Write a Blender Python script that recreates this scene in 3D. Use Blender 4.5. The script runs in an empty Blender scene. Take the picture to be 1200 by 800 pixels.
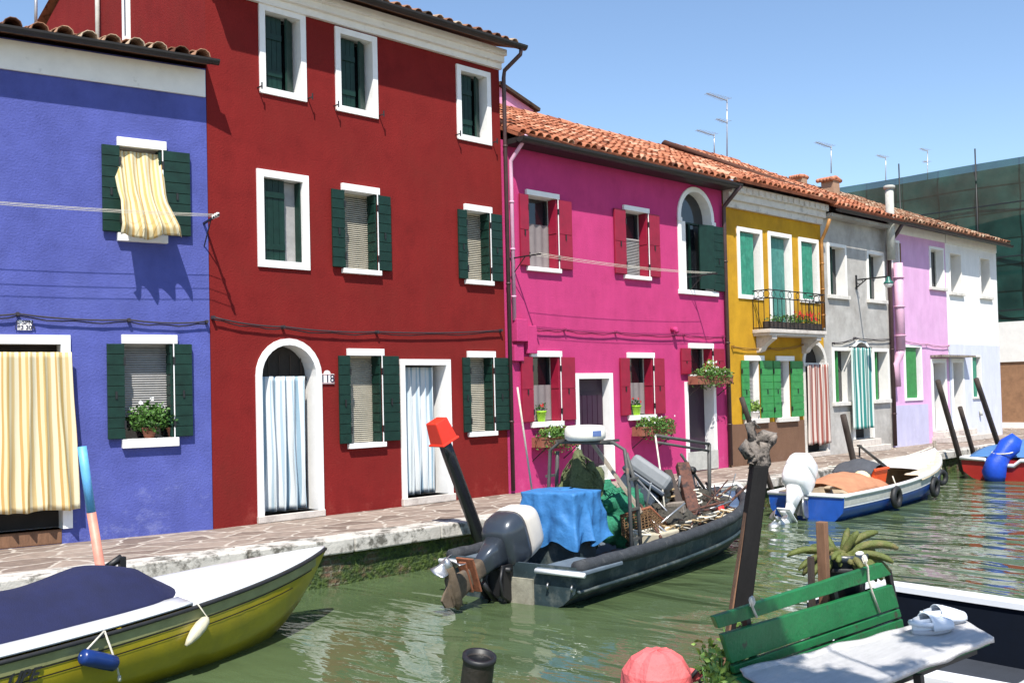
import bpy, bmesh, math, random
from mathutils import Vector, Matrix, noise
from mathutils.geometry import tessellate_polygon
random.seed(7)
PI = math.pi
scene = bpy.context.scene
COL = scene.collection

# ------------------------------------------------------------------ survey of the place
# x runs along the house fronts, y goes into the houses, z is up; the quay paving is z = 0.
TH = math.radians(45.75); PT = math.atan(.0245); RL = .0235
FP = 1200.0; PY = 429.5; CAMY = -12.36; CAMH = 1.7
_f = Vector((math.cos(TH), math.sin(TH), 0)); _r = Vector((math.sin(TH), -math.cos(TH), 0)); _z = Vector((0, 0, 1))
FWD = _f * math.cos(PT) + _z * math.sin(PT)
_u = -_f * math.sin(PT) + _z * math.cos(PT)
RGT = _r * math.cos(RL) - _u * math.sin(RL)
UPV = _r * math.sin(RL) + _u * math.cos(RL)
CAM = Vector((0, CAMY, CAMH))
def ray(x, y): return FWD + RGT * ((x - 600) / FP) + UPV * ((PY - y) / FP)
def G(x, y, z):
    d = ray(x, y); t = (z - CAMH) / d.z
    return CAM + d * t
def W(x, y, Y=0.0):
    d = ray(x, y); t = (Y - CAMY) / d.y
    return CAM + d * t
def XP(x, y, X):
    d = ray(x, y); return CAM + d * (X / d.x)
XC = 6.53
WATER = -0.55

# ------------------------------------------------------------------ mesh builder
class MB:
    def __init__(s, M=None):
        s.v = []; s.f = []; s.sm = []; s.M = M or Matrix.Identity(4); s.tint = {}
    def add(s, vs, fs, smooth=False, M=None):
        b = len(s.v); T = s.M @ M if M is not None else s.M
        s.v += [T @ Vector(p) for p in vs]
        for f in fs: s.f.append([b + i for i in f]); s.sm.append(smooth)
        return s
    def box(s, x0, x1, y0, y1, z0, z1, M=None):
        vs = [(x, y, z) for x in (x0, x1) for y in (y0, y1) for z in (z0, z1)]
        return s.add(vs, [(0,1,3,2),(4,6,7,5),(0,4,5,1),(2,3,7,6),(0,2,6,4),(1,5,7,3)], M=M)
    def bar(s, a, b, w, h=None, up=(0, 0, 1)):
        h = h or w; a = Vector(a); b = Vector(b); d = (b - a).normalized(); u = Vector(up)
        if abs(d.dot(u)) > .98: u = Vector((1, 0, 0))
        r = d.cross(u).normalized(); u = r.cross(d)
        vs = []
        for p in (a, b):
            for i, j in ((-1,-1),(1,-1),(1,1),(-1,1)): vs.append(p + r*(i*w/2) + u*(j*h/2))
        return s.add(vs, [(0,1,2,3),(7,6,5,4),(0,4,5,1),(1,5,6,2),(2,6,7,3),(3,7,4,0)])
    def tube(s, pts, r, n=8, cap=True, flat=1.0):
        pts = [Vector(p) for p in pts]; m = len(pts)
        rr = r if isinstance(r, (list, tuple)) else [r] * m
        vs = []; fs = []; u = None
        for i, p in enumerate(pts):
            d = (pts[min(i+1, m-1)] - pts[max(i-1, 0)]).normalized()
            if u is None:
                u = Vector((0,0,1)) if abs(d.z) < .9 else Vector((1,0,0))
            x = d.cross(u).normalized(); u = x.cross(d).normalized()
            for k in range(n):
                a = 2*PI*k/n
                vs.append(p + (x*math.cos(a) + u*math.sin(a)*flat) * rr[i])
        for i in range(m-1):
            for k in range(n):
                fs.append((i*n+k, i*n+(k+1)%n, (i+1)*n+(k+1)%n, (i+1)*n+k))
        if cap: fs.append(tuple(range(n-1,-1,-1))); fs.append(tuple(range((m-1)*n, m*n)))
        return s.add(vs, fs, True)
    def lathe(s, prof, c=(0,0,0), n=16, M=None, smooth=True):
        vs = []; fs = []; m = len(prof)
        for r, z in prof:
            for k in range(n):
                a = 2*PI*k/n; vs.append((c[0]+r*math.cos(a), c[1]+r*math.sin(a), c[2]+z))
        for i in range(m-1):
            for k in range(n): fs.append((i*n+k, i*n+(k+1)%n, (i+1)*n+(k+1)%n, (i+1)*n+k))
        if prof[0][0] > .002: fs.append(tuple(range(n-1,-1,-1)))
        if prof[-1][0] > .002: fs.append(tuple(range((m-1)*n, m*n)))
        return s.add(vs, fs, smooth, M)
    def ball(s, c, r, n=12, M=None, nz=0, amp=0):
        r = r if isinstance(r, (tuple, list)) else (r, r, r)
        vs = []; fs = []; m = n//2+1
        for i in range(m+1):
            t = PI*i/m
            for k in range(n):
                a = 2*PI*k/n
                d = Vector((math.sin(t)*math.cos(a), math.sin(t)*math.sin(a), math.cos(t)))
                q = 1 + amp*noise.noise(d*2.2 + Vector((nz, 0, 0)))
                vs.append((c[0]+r[0]*d.x*q, c[1]+r[1]*d.y*q, c[2]+r[2]*d.z*q))
        for i in range(m):
            for k in range(n): fs.append((i*n+k, (i+1)*n+k, (i+1)*n+(k+1)%n, i*n+(k+1)%n))
        return s.add(vs, fs, True, M)
    def prism(s, poly, y0, y1, M=None):
        "poly in (x,z), extruded along y"
        n = len(poly)
        vs = [(x, y0, z) for x, z in poly] + [(x, y1, z) for x, z in poly]
        fs = [tuple(range(n)), tuple(range(2*n-1, n-1, -1))] + [(i, n+i, n+(i+1)%n, (i+1)%n) for i in range(n)]
        return s.add(vs, fs, M=M)
    def grid(s, fn, nu, nv, thick=0, smooth=True):
        P = [[Vector(fn(i/nu, j/nv)) for j in range(nv+1)] for i in range(nu+1)]
        w = nv+1; vs = [P[i][j] for i in range(nu+1) for j in range(nv+1)]
        fs = [(i*w+j, (i+1)*w+j, (i+1)*w+j+1, i*w+j+1) for i in range(nu) for j in range(nv)]
        if thick:
            N = []
            for i in range(nu+1):
                for j in range(nv+1):
                    a = P[min(i+1,nu)][j]-P[max(i-1,0)][j]; b = P[i][min(j+1,nv)]-P[i][max(j-1,0)]
                    N.append(a.cross(b).normalized())
            o = len(vs)
            vs = vs + [vs[k]-N[k]*thick for k in range(o)]
            fs = fs + [tuple(o+k for k in reversed(f)) for f in fs]
            ed = [i*w for i in range(nu+1)] + [nu*w+j for j in range(1, nv+1)] + [i*w+nv for i in range(nu-1,-1,-1)] + [j for j in range(nv-1,0,-1)]
            for k in range(len(ed)):
                a, b = ed[k], ed[(k+1)%len(ed)]; fs.append((a, b, o+b, o+a))
        return s.add(vs, fs, smooth)
    def build(s, name, m, parent=None, bevel=0, fix=True, origin=None):
        me = bpy.data.meshes.new(name)
        if parent is not None:
            Mi = MW[parent.as_pointer()].inverted(); MWo = MW[parent.as_pointer()]
        else:
            xs = [v.x for v in s.v]; ys = [v.y for v in s.v]; zs = [v.z for v in s.v]
            o_ = Vector(origin) if origin else Vector(((min(xs)+max(xs))/2, (min(ys)+max(ys))/2, min(zs)))
            MWo = Matrix.Translation(o_); Mi = MWo.inverted()
        me.from_pydata([Mi @ v for v in s.v], [], s.f)
        me.polygons.foreach_set('use_smooth', s.sm)
        if s.tint:
            at = me.attributes.new('tint', 'FLOAT', 'FACE')
            at.data.foreach_set('value', [s.tint.get(i, .5) for i in range(len(s.f))])
        me.validate(); me.update()
        if fix:
            bm = bmesh.new(); bm.from_mesh(me)
            bmesh.ops.recalc_face_normals(bm, faces=bm.faces); bm.to_mesh(me); bm.free()
        me.materials.append(m)
        o = bpy.data.objects.new(name, me); COL.objects.link(o)
        if parent is not None: o.parent = parent
        else: o.matrix_world = MWo
        MW[o.as_pointer()] = MWo
        if bevel:
            b = o.modifiers.new('bevel', 'BEVEL'); b.width = bevel; b.segments = 2; b.limit_method = 'ANGLE'; b.angle_limit = .6
        return o
MW = {}
def root(name, label, cat, loc, rz=0, group=None):
    o = bpy.data.objects.new(name, None); COL.objects.link(o)
    M = Matrix.Translation(Vector(loc)) @ Matrix.Rotation(rz, 4, 'Z')
    o.matrix_world = M; MW[o.as_pointer()] = M; o.empty_display_size = .2
    return tag(o, label, cat, group)
def tag(o, label=None, cat=None, group=None, kind=None):
    if label: o['label'] = label
    if cat: o['category'] = cat
    if group: o['group'] = group
    if kind: o['kind'] = kind
    return o
def struct(o): o['kind'] = 'structure'; return o
def text(name, body, size, M, m, parent, ext=.002, shear=0, bold=0):
    cu = bpy.data.curves.new(name, 'FONT'); cu.body = body; cu.size = size; cu.extrude = ext
    cu.align_x = 'CENTER'; cu.align_y = 'CENTER'; cu.shear = shear; cu.offset = bold; cu.space_line = .8
    t = bpy.data.objects.new('tmp', cu); COL.objects.link(t)
    bpy.context.view_layer.update(); dg = bpy.context.evaluated_depsgraph_get()
    me = bpy.data.meshes.new_from_object(t.evaluated_get(dg)); me.name = name
    bpy.data.objects.remove(t); bpy.data.curves.remove(cu)
    me.materials.clear(); me.materials.append(m)
    o = bpy.data.objects.new(name, me); COL.objects.link(o); o.parent = parent
    o.matrix_local = MW[parent.as_pointer()].inverted() @ M
    return o

# ------------------------------------------------------------------ materials
MATS = {}
def nodes(name):
    m = bpy.data.materials.new(name); m.use_nodes = True
    nt = m.node_tree; b = nt.nodes['Principled BSDF']
    return m, nt, b
def L(nt, a, b): nt.links.new(a, b)
def vary(c, k): return tuple(max(0, min(1, x*k)) for x in c[:3]) + (1,)
def material(name, c, rough=.7, var=.12, vs=3.0, bump=0, bs=40, metal=0, spec=.5, coat=0, stain=None, ss=1.2, st=(.55, .7), stretch=(1,1,1), sub=0, tint=None, trans=0):
    if name in MATS: return MATS[name]
    m, nt, b = nodes(name); N = nt.nodes
    tc = N.new('ShaderNodeTexCoord'); mp = N.new('ShaderNodeMapping'); mp.inputs['Scale'].default_value = stretch
    L(nt, tc.outputs['Object'], mp.inputs['Vector'])
    n1 = N.new('ShaderNodeTexNoise'); n1.inputs['Scale'].default_value = vs; n1.inputs['Detail'].default_value = 6; n1.inputs['Roughness'].default_value = .65
    L(nt, mp.outputs['Vector'], n1.inputs['Vector'])
    cr = N.new('ShaderNodeValToRGB'); cr.color_ramp.elements[0].position = .3; cr.color_ramp.elements[1].position = .7
    cr.color_ramp.elements[0].color = vary(c, 1-var); cr.color_ramp.elements[1].color = vary(c, 1+var)
    L(nt, n1.outputs['Fac'], cr.inputs['Fac']); out = cr.outputs['Color']
    if stain:
        n2 = N.new('ShaderNodeTexNoise'); n2.inputs['Scale'].default_value = ss; n2.inputs['Detail'].default_value = 8; n2.inputs['Roughness'].default_value = .7
        L(nt, mp.outputs['Vector'], n2.inputs['Vector'])
        r2 = N.new('ShaderNodeValToRGB'); r2.color_ramp.elements[0].position = st[0]; r2.color_ramp.elements[1].position = st[1]
        L(nt, n2.outputs['Fac'], r2.inputs['Fac'])
        mx = N.new('ShaderNodeMixRGB'); mx.inputs['Color2'].default_value = tuple(stain[:3]) + (1,)
        L(nt, r2.outputs['Color'], mx.inputs['Fac']); L(nt, out, mx.inputs['Color1']); out = mx.outputs['Color']
    if tint:
        at = N.new('ShaderNodeAttribute'); at.attribute_name = 'tint'
        r3 = N.new('ShaderNodeValToRGB'); cc = r3.color_ramp
        for i, (p, col) in enumerate(tint):
            e = cc.elements[i] if i < 2 else cc.elements.new(p)
            e.position = p; e.color = tuple(col) + (1,)
        L(nt, at.outputs['Fac'], r3.inputs['Fac'])
        mx = N.new('ShaderNodeMixRGB'); mx.blend_type = 'MULTIPLY'; mx.inputs['Fac'].default_value = 1
        L(nt, r3.outputs['Color'], mx.inputs['Color1']); L(nt, out, mx.inputs['Color2']); out = mx.outputs['Color']
    L(nt, out, b.inputs['Base Color'])
    b.inputs['Roughness'].default_value = rough; b.inputs['Metallic'].default_value = metal
    b.inputs['Specular IOR Level'].default_value = spec
    if coat: b.inputs['Coat Weight'].default_value = coat; b.inputs['Coat Roughness'].default_value = .08
    if bump:
        n3 = N.new('ShaderNodeTexNoise'); n3.inputs['Scale'].default_value = bs; n3.inputs['Detail'].default_value = 5; n3.inputs['Roughness'].default_value = .6
        L(nt, mp.outputs['Vector'], n3.inputs['Vector'])
        bp = N.new('ShaderNodeBump'); bp.inputs['Strength'].default_value = min(1, bump*1.0); bp.inputs['Distance'].default_value = .012
        L(nt, n3.outputs['Fac'], bp.inputs['Height']); L(nt, bp.outputs['Normal'], b.inputs['Normal'])
    MATS[name] = m; return m
def stucco(name, c, stain=None, st=(.58, .75), ss=1.1, var=.10, bump=.55, bloom=None):
    m = _stucco(name, c, stain, st, ss, var, bump); nt = m.node_tree; N = nt.nodes; b = N['Principled BSDF']
    if m.get('done'): return m
    m['done'] = 1
    src = b.inputs['Base Color'].links[0].from_socket
    geo = N.new('ShaderNodeNewGeometry'); mp = N.new('ShaderNodeMapping'); mp.inputs['Scale'].default_value = (2.0,2.0,.7); L(nt, geo.outputs['Position'], mp.inputs['Vector'])
    n = N.new('ShaderNodeTexNoise'); n.inputs['Scale'].default_value = 1.6; n.inputs['Detail'].default_value = 7; n.inputs['Roughness'].default_value = .72; L(nt, mp.outputs[0], n.inputs['Vector'])
    r = N.new('ShaderNodeValToRGB'); r.color_ramp.elements[0].position = .32; r.color_ramp.elements[1].position = .68; r.color_ramp.elements[0].color = (.90,.90,.90,1); r.color_ramp.elements[1].color = (1.05,1.05,1.05,1)
    L(nt, n.outputs[0], r.inputs[0]); mx = N.new('ShaderNodeMixRGB'); mx.blend_type = 'MULTIPLY'; mx.inputs[0].default_value = 1; L(nt, src, mx.inputs[1]); L(nt, r.outputs[0], mx.inputs[2]); out = mx.outputs[0]
    # salt bloom and wear low on the wall
    sx = N.new('ShaderNodeSeparateXYZ'); L(nt, geo.outputs['Position'], sx.inputs[0])
    n2 = N.new('ShaderNodeTexNoise'); n2.inputs['Scale'].default_value = 3.2; n2.inputs['Detail'].default_value = 9; n2.inputs['Roughness'].default_value = .75; L(nt, geo.outputs['Position'], n2.inputs['Vector'])
    ml = N.new('ShaderNodeMath'); ml.operation = 'MULTIPLY_ADD'; ml.inputs[1].default_value = -.16; L(nt, sx.outputs[2], ml.inputs[0]); L(nt, n2.outputs[0], ml.inputs[2])
    r2 = N.new('ShaderNodeValToRGB'); r2.color_ramp.elements[0].position = .50; r2.color_ramp.elements[1].position = .66; r2.color_ramp.elements[1].color = (.62,.62,.62,1); L(nt, ml.outputs[0], r2.inputs[0])
    m2 = N.new('ShaderNodeMixRGB'); L(nt, r2.outputs[0], m2.inputs[0]); L(nt, out, m2.inputs[1]); m2.inputs[2].default_value = tuple(bloom or [min(.7, x*1.15+.03) for x in c]) + (1,)
    L(nt, m2.outputs[0], b.inputs['Base Color']); return m
def _stucco(name, c, stain, st, ss, var, bump):
    return material(name, c, rough=.9, var=var, vs=2.2, bump=bump, bs=38, spec=.2, stain=stain, ss=ss, st=st)
def stripes(name, cols, period, axis='X', widths=None, rough=.9, trans=.25):
    "striped woven cloth: cols repeat along an axis of the object's own generated UV"
    m, nt, b = nodes(name); N = nt.nodes
    uv = N.new('ShaderNodeAttribute'); uv.attribute_name = 'across'
    mt = N.new('ShaderNodeMath'); mt.operation = 'DIVIDE'; mt.inputs[1].default_value = period
    fr = N.new('ShaderNodeMath'); fr.operation = 'FRACT'
    L(nt, uv.outputs['Fac'], mt.inputs[0]); L(nt, mt.outputs[0], fr.inputs[0])
    cr = N.new('ShaderNodeValToRGB'); cr.color_ramp.interpolation = 'CONSTANT'
    n = len(cols); ws = widths or [1/n]*n; p = 0
    for i, c in enumerate(cols):
        e = cr.color_ramp.elements[i] if i < 2 else cr.color_ramp.elements.new(min(p, .999))
        e.position = p; e.color = tuple(c) + (1,); p += ws[i]
    L(nt, fr.outputs[0], cr.inputs['Fac'])
    L(nt, cr.outputs['Color'], b.inputs['Base Color']); b.inputs['Roughness'].default_value = rough
    b.inputs['Specular IOR Level'].default_value = .1
    if trans:
        tr = N.new('ShaderNodeBsdfTranslucent'); ms = N.new('ShaderNodeMixShader'); ms.inputs[0].default_value = trans
        L(nt, cr.outputs['Color'], tr.inputs['Color']); L(nt, b.outputs[0], ms.inputs[1]); L(nt, tr.outputs[0], ms.inputs[2])
        L(nt, ms.outputs[0], N['Material Output'].inputs['Surface'])
    return m

white_paint = material('white_paint', (.80,.79,.77), .7, .05, 6, .25, 60, stain=(.5,.48,.45), ss=7, st=(.66,.85))
white_plaster = material('white_plaster', (.78,.76,.72), .85, .06, 4, .3, 30, stain=(.45,.43,.4), ss=5, st=(.62,.8))
dark_green = material('dark_green_wood', (.006,.028,.020), .45, .3, 8, .15, 60, stretch=(1,1,1), spec=.3, stain=(.014,.05,.036), ss=9, st=(.62,.8))
mid_green = material('bright_green_wood', (.035,.23,.06), .5, .2, 8, .15, 60, stain=(.02,.12,.04), ss=9, st=(.55,.75))
teal_wood = material('teal_wood', (.05,.20,.17), .55, .2, 7, .2, 60, stain=(.10,.33,.27), ss=6, st=(.5,.8))
sea_green = material('sea_green_wood', (.03,.22,.14), .55, .3, 7, .2, 60, stain=(.09,.34,.24), ss=6, st=(.5,.8))
crimson = material('crimson_wood', (.26,.006,.030), .5, .15, 6, .15, 60)
glass_dark = material('dark_window_glass', (.012,.014,.018), .08, .3, 2, 0, spec=.8)
door_purple = material('purple_brown_door', (.028,.007,.024), .5, .2, 5, .1)
interior = material('dim_interior', (.03,.025,.022), .9, .3, 3)
blind_beige = material('beige_blind', (.46,.42,.33), .7, .15, 9, .2, 80)
blind_grey = material('grey_blind', (.34,.33,.32), .7, .15, 9, .2, 80)
terracotta = material('terracotta_roof_tile', (1,1,1), .85, .18, 14, .5, 50, spec=.2, stain=(.34,.32,.28), ss=6, st=(.58,.72),
    tint=[(0,(.10,.045,.03)),(1,(.62,.36,.24)),(.25,(.30,.10,.055)),(.55,(.46,.17,.09)),(.8,(.55,.24,.14))])
terracotta_old = material('weathered_roof_tile', (1,1,1), .9, .2, 14, .5, 50, spec=.2, stain=(.16,.14,.11), ss=7, st=(.5,.66),
    tint=[(0,(.07,.045,.03)),(1,(.50,.38,.27)),(.25,(.20,.09,.055)),(.55,(.34,.17,.10)),(.8,(.42,.26,.17))])
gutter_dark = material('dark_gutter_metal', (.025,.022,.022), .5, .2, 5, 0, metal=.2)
pipe_brown = material('brown_downpipe', (.06,.03,.03), .5, .2, 6, 0)
copper_pipe = material('weathered_copper_pipe', (.38,.18,.05), .5, .3, 6, 0, metal=.2)
pipe_pink = material('pink_painted_pipe', (.62,.36,.48), .6, .08, 6)
pipe_grey = material('grey_cement_pipe', (.42,.42,.38), .8, .15, 8, .3)
stone = material('pale_istrian_stone', (.62,.59,.54), .8, .10, 5, .4, 30, stain=(.30,.28,.25), ss=3.5, st=(.56,.72))
stone_step = material('stone_step', (.55,.50,.45), .8, .12, 6, .4, 30, stain=(.35,.3,.27), ss=5, st=(.5,.7))
coping_face = material('weathered_coping', (.50,.47,.42), .8, .14, 5, .6, 26, stain=(.12,.11,.09), ss=4.5, st=(.50,.60))
iron_black = material('black_iron', (.012,.012,.013), .5, .2, 8)
cable_black = material('dark_cable', (.03,.025,.03), .7, .2, 8)
rope_white = material('pale_rope', (.62,.58,.48), .9, .15, 30, .6, 200)
rope_tan = material('tan_rope', (.38,.27,.14), .9, .2, 30, .6, 200)
terra_pot = material('terracotta_pot', (.24,.085,.05), .8, .15, 8, .2)
leaf_green = material('leaf_green', (.06,.14,.025), .5, .45, 14, spec=.3)
leaf_dark = material('dark_leaf_green', (.03,.085,.02), .5, .45, 14, spec=.3)
leaf_light = material('light_leaf_green', (.17,.27,.05), .5, .35, 14, spec=.3)
flower_red = material('red_petals', (.65,.02,.02), .6, .2, 10)
flower_white = material('white_petals', (.8,.78,.74), .6, .1, 10)
metal_aerial = material('aerial_aluminium', (.45,.45,.46), .4, .1, 9, metal=.6)
wood_grey = material('weathered_driftwood', (.25,.21,.17), .9, .35, 14, .8, 45, stain=(.05,.04,.035), ss=9, st=(.5,.62), stretch=(1,1,.35))
wood_dark = material('dark_mooring_wood', (.045,.032,.025), .8, .35, 12, .6, 40, stretch=(1,1,.25))
wood_brown = material('rusty_brown_wood', (.17,.085,.045), .85, .3, 12, .5, 40, stretch=(1,1,.3))
rubber = material('black_rubber', (.014,.014,.015), .6, .3, 10, .2, 60)
steel = material('worn_steel', (.4,.4,.4), .35, .25, 12, .1, metal=.8)
rust = material('rusty_steel', (.22,.075,.035), .8, .4, 12, .5, 50)
white_gel = material('white_gelcoat', (.80,.80,.80), .3, .04, 5, 0, coat=.4)

# paving, water, quay wall, sky are node materials of their own
def paving_mat():
    m, nt, b = nodes('irregular_stone_paving'); N = nt.nodes
    geo = N.new('ShaderNodeNewGeometry'); mp = N.new('ShaderNodeMapping'); mp.inputs['Scale'].default_value = (1.5, 2.5, 1)
    L(nt, geo.outputs['Position'], mp.inputs['Vector'])
    nz = N.new('ShaderNodeTexNoise'); nz.inputs['Scale'].default_value = 2.5; L(nt, mp.outputs[0], nz.inputs['Vector'])
    ad = N.new('ShaderNodeMixRGB'); ad.blend_type = 'LINEAR_LIGHT'; ad.inputs['Fac'].default_value = .12
    L(nt, mp.outputs[0], ad.inputs['Color1']); L(nt, nz.outputs['Color'], ad.inputs['Color2'])
    v1 = N.new('ShaderNodeTexVoronoi'); v1.feature = 'DISTANCE_TO_EDGE'; v1.inputs['Scale'].default_value = 1.25; v1.voronoi_dimensions = '2D'
    v2 = N.new('ShaderNodeTexVoronoi'); v2.feature = 'F1'; v2.inputs['Scale'].default_value = 1.25; v2.voronoi_dimensions = '2D'
    L(nt, ad.outputs[0], v1.inputs['Vector']); L(nt, ad.outputs[0], v2.inputs['Vector'])
    edge = N.new('ShaderNodeValToRGB'); edge.color_ramp.elements[0].position = .02; edge.color_ramp.elements[1].position = .055
    L(nt, v1.outputs['Distance'], edge.inputs['Fac'])
    sp = N.new('ShaderNodeSeparateColor'); L(nt, v2.outputs['Color'], sp.inputs[0])
    cr = N.new('ShaderNodeValToRGB'); cr.color_ramp.elements[0].color = (.17,.125,.10,1); cr.color_ramp.elements[1].color = (.31,.245,.20,1)
    e = cr.color_ramp.elements.new(.5); e.color = (.24,.185,.15,1)
    L(nt, sp.outputs[0], cr.inputs['Fac'])
    n2 = N.new('ShaderNodeTexNoise'); n2.inputs['Scale'].default_value = 9; n2.inputs['Detail'].default_value = 6; L(nt, geo.outputs['Position'], n2.inputs['Vector'])
    r2 = N.new('ShaderNodeValToRGB'); r2.color_ramp.elements[0].position=.3; r2.color_ramp.elements[1].position=.75; r2.color_ramp.elements[0].color=(.75,.75,.75,1); r2.color_ramp.elements[1].color=(1.2,1.2,1.2,1)
    L(nt, n2.outputs[0], r2.inputs[0])
    mx = N.new('ShaderNodeMixRGB'); mx.inputs['Color1'].default_value = (.46,.41,.35,1)
    L(nt, edge.outputs[0], mx.inputs['Fac']); L(nt, cr.outputs[0], mx.inputs['Color2'])
    ml = N.new('ShaderNodeMixRGB'); ml.blend_type = 'MULTIPLY'; ml.inputs['Fac'].default_value = 1
    L(nt, mx.outputs[0], ml.inputs[1]); L(nt, r2.outputs[0], ml.inputs[2]); L(nt, ml.outputs[0], b.inputs['Base Color'])
    bp = N.new('ShaderNodeBump'); bp.inputs['Strength'].default_value = .35; bp.inputs['Distance'].default_value = .01
    L(nt, edge.outputs[0], bp.inputs['Height']); L(nt, bp.outputs[0], b.inputs['Normal'])
    b.inputs['Roughness'].default_value = .8; b.inputs['Specular IOR Level'].default_value = .3
    return m
def water_mat():
    m, nt, b = nodes('green_canal_water'); N = nt.nodes
    geo = N.new('ShaderNodeNewGeometry')
    n0 = N.new('ShaderNodeTexNoise'); n0.inputs['Scale'].default_value = .5; L(nt, geo.outputs['Position'], n0.inputs['Vector'])
    cr = N.new('ShaderNodeValToRGB'); cr.color_ramp.elements[0].color = (.055,.086,.036,1); cr.color_ramp.elements[1].color = (.080,.112,.052,1)
    L(nt, n0.outputs[0], cr.inputs[0]); L(nt, cr.outputs[0], b.inputs['Base Color'])
    b.inputs['Roughness'].default_value = .03; b.inputs['IOR'].default_value = 1.33
    mp = N.new('ShaderNodeMapping'); mp.inputs['Rotation'].default_value = (0,0,math.radians(44)); mp.inputs['Scale'].default_value = (1.0,.38,1)
    L(nt, geo.outputs['Position'], mp.inputs['Vector'])
    a1 = N.new('ShaderNodeTexNoise'); a1.inputs['Scale'].default_value = 1.5; a1.inputs['Detail'].default_value = 2.2; a1.inputs['Distortion'].default_value = .6; L(nt, mp.outputs[0], a1.inputs['Vector'])
    a2 = N.new('ShaderNodeTexNoise'); a2.inputs['Scale'].default_value = 9; a2.inputs['Detail'].default_value = 2; L(nt, mp.outputs[0], a2.inputs['Vector'])
    # livelier water further along the canal
    sx = N.new('ShaderNodeSeparateXYZ'); L(nt, geo.outputs['Position'], sx.inputs[0])
    mr = N.new('ShaderNodeMapRange'); mr.inputs['From Min'].default_value = 5; mr.inputs['From Max'].default_value = 13; mr.inputs['To Min'].default_value = .35; mr.inputs['To Max'].default_value = 1.0
    L(nt, sx.outputs[0], mr.inputs[0])
    b1 = N.new('ShaderNodeBump'); b1.inputs['Distance'].default_value = .16; L(nt, mr.outputs[0], b1.inputs['Strength'])
    L(nt, a1.outputs[0], b1.inputs['Height'])
    b2 = N.new('ShaderNodeBump'); b2.inputs['Distance'].default_value = .009; b2.inputs['Strength'].default_value = .8; L(nt, a2.outputs[0], b2.inputs['Height'])
    L(nt, b1.outputs[0], b2.inputs['Normal']); L(nt, b2.outputs[0], b.inputs['Normal'])
    return m
def quaywall_mat():
    m, nt, b = nodes('mossy_quay_brick'); N = nt.nodes
    geo = N.new('ShaderNodeNewGeometry'); sx = N.new('ShaderNodeSeparateXYZ'); cb = N.new('ShaderNodeCombineXYZ')
    L(nt, geo.outputs['Position'], sx.inputs[0])
    ad = N.new('ShaderNodeMath'); L(nt, sx.outputs[0], ad.inputs[0]); L(nt, sx.outputs[1], ad.inputs[1])
    L(nt, ad.outputs[0], cb.inputs[0]); L(nt, sx.outputs[2], cb.inputs[1])
    br = N.new('ShaderNodeTexBrick'); br.inputs['Scale'].default_value = 1; br.inputs['Brick Width'].default_value = .26; br.inputs['Row Height'].default_value = .075; br.inputs['Mortar Size'].default_value = .012
    br.inputs['Color1'].default_value = (.16,.085,.05,1); br.inputs['Color2'].default_value = (.09,.055,.035,1); br.inputs['Mortar'].default_value = (.16,.14,.10,1)
    L(nt, cb.outputs[0], br.inputs['Vector'])
    n1 = N.new('ShaderNodeTexNoise'); n1.inputs['Scale'].default_value = 4; n1.inputs['Detail'].default_value = 9; n1.inputs['Roughness'].default_value = .7; L(nt, geo.outputs['Position'], n1.inputs['Vector'])
    r1 = N.new('ShaderNodeValToRGB'); r1.color_ramp.elements[0].position = .36; r1.color_ramp.elements[1].position = .50; L(nt, n1.outputs[0], r1.inputs[0])
    n2 = N.new('ShaderNodeTexNoise'); n2.inputs['Scale'].default_value = 22; n2.inputs['Detail'].default_value = 5; L(nt, geo.outputs['Position'], n2.inputs['Vector'])
    gr = N.new('ShaderNodeValToRGB'); gr.color_ramp.elements[0].position=.35; gr.color_ramp.elements[1].position=.7; gr.color_ramp.elements[0].color = (.012,.03,.006,1); gr.color_ramp.elements[1].color = (.07,.11,.015,1); L(nt, n2.outputs[0], gr.inputs[0])
    mx = N.new('ShaderNodeMixRGB'); L(nt, r1.outputs[0], mx.inputs[0]); L(nt, br.outputs[0], mx.inputs[1]); L(nt, gr.outputs[0], mx.inputs[2])
    L(nt, mx.outputs[0], b.inputs['Base Color']); b.inputs['Roughness'].default_value = .7
    bp = N.new('ShaderNodeBump'); bp.inputs['Distance'].default_value = .04; L(nt, n2.outputs[0], bp.inputs['Height']); L(nt, bp.outputs[0], b.inputs['Normal'])
    return m

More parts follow.
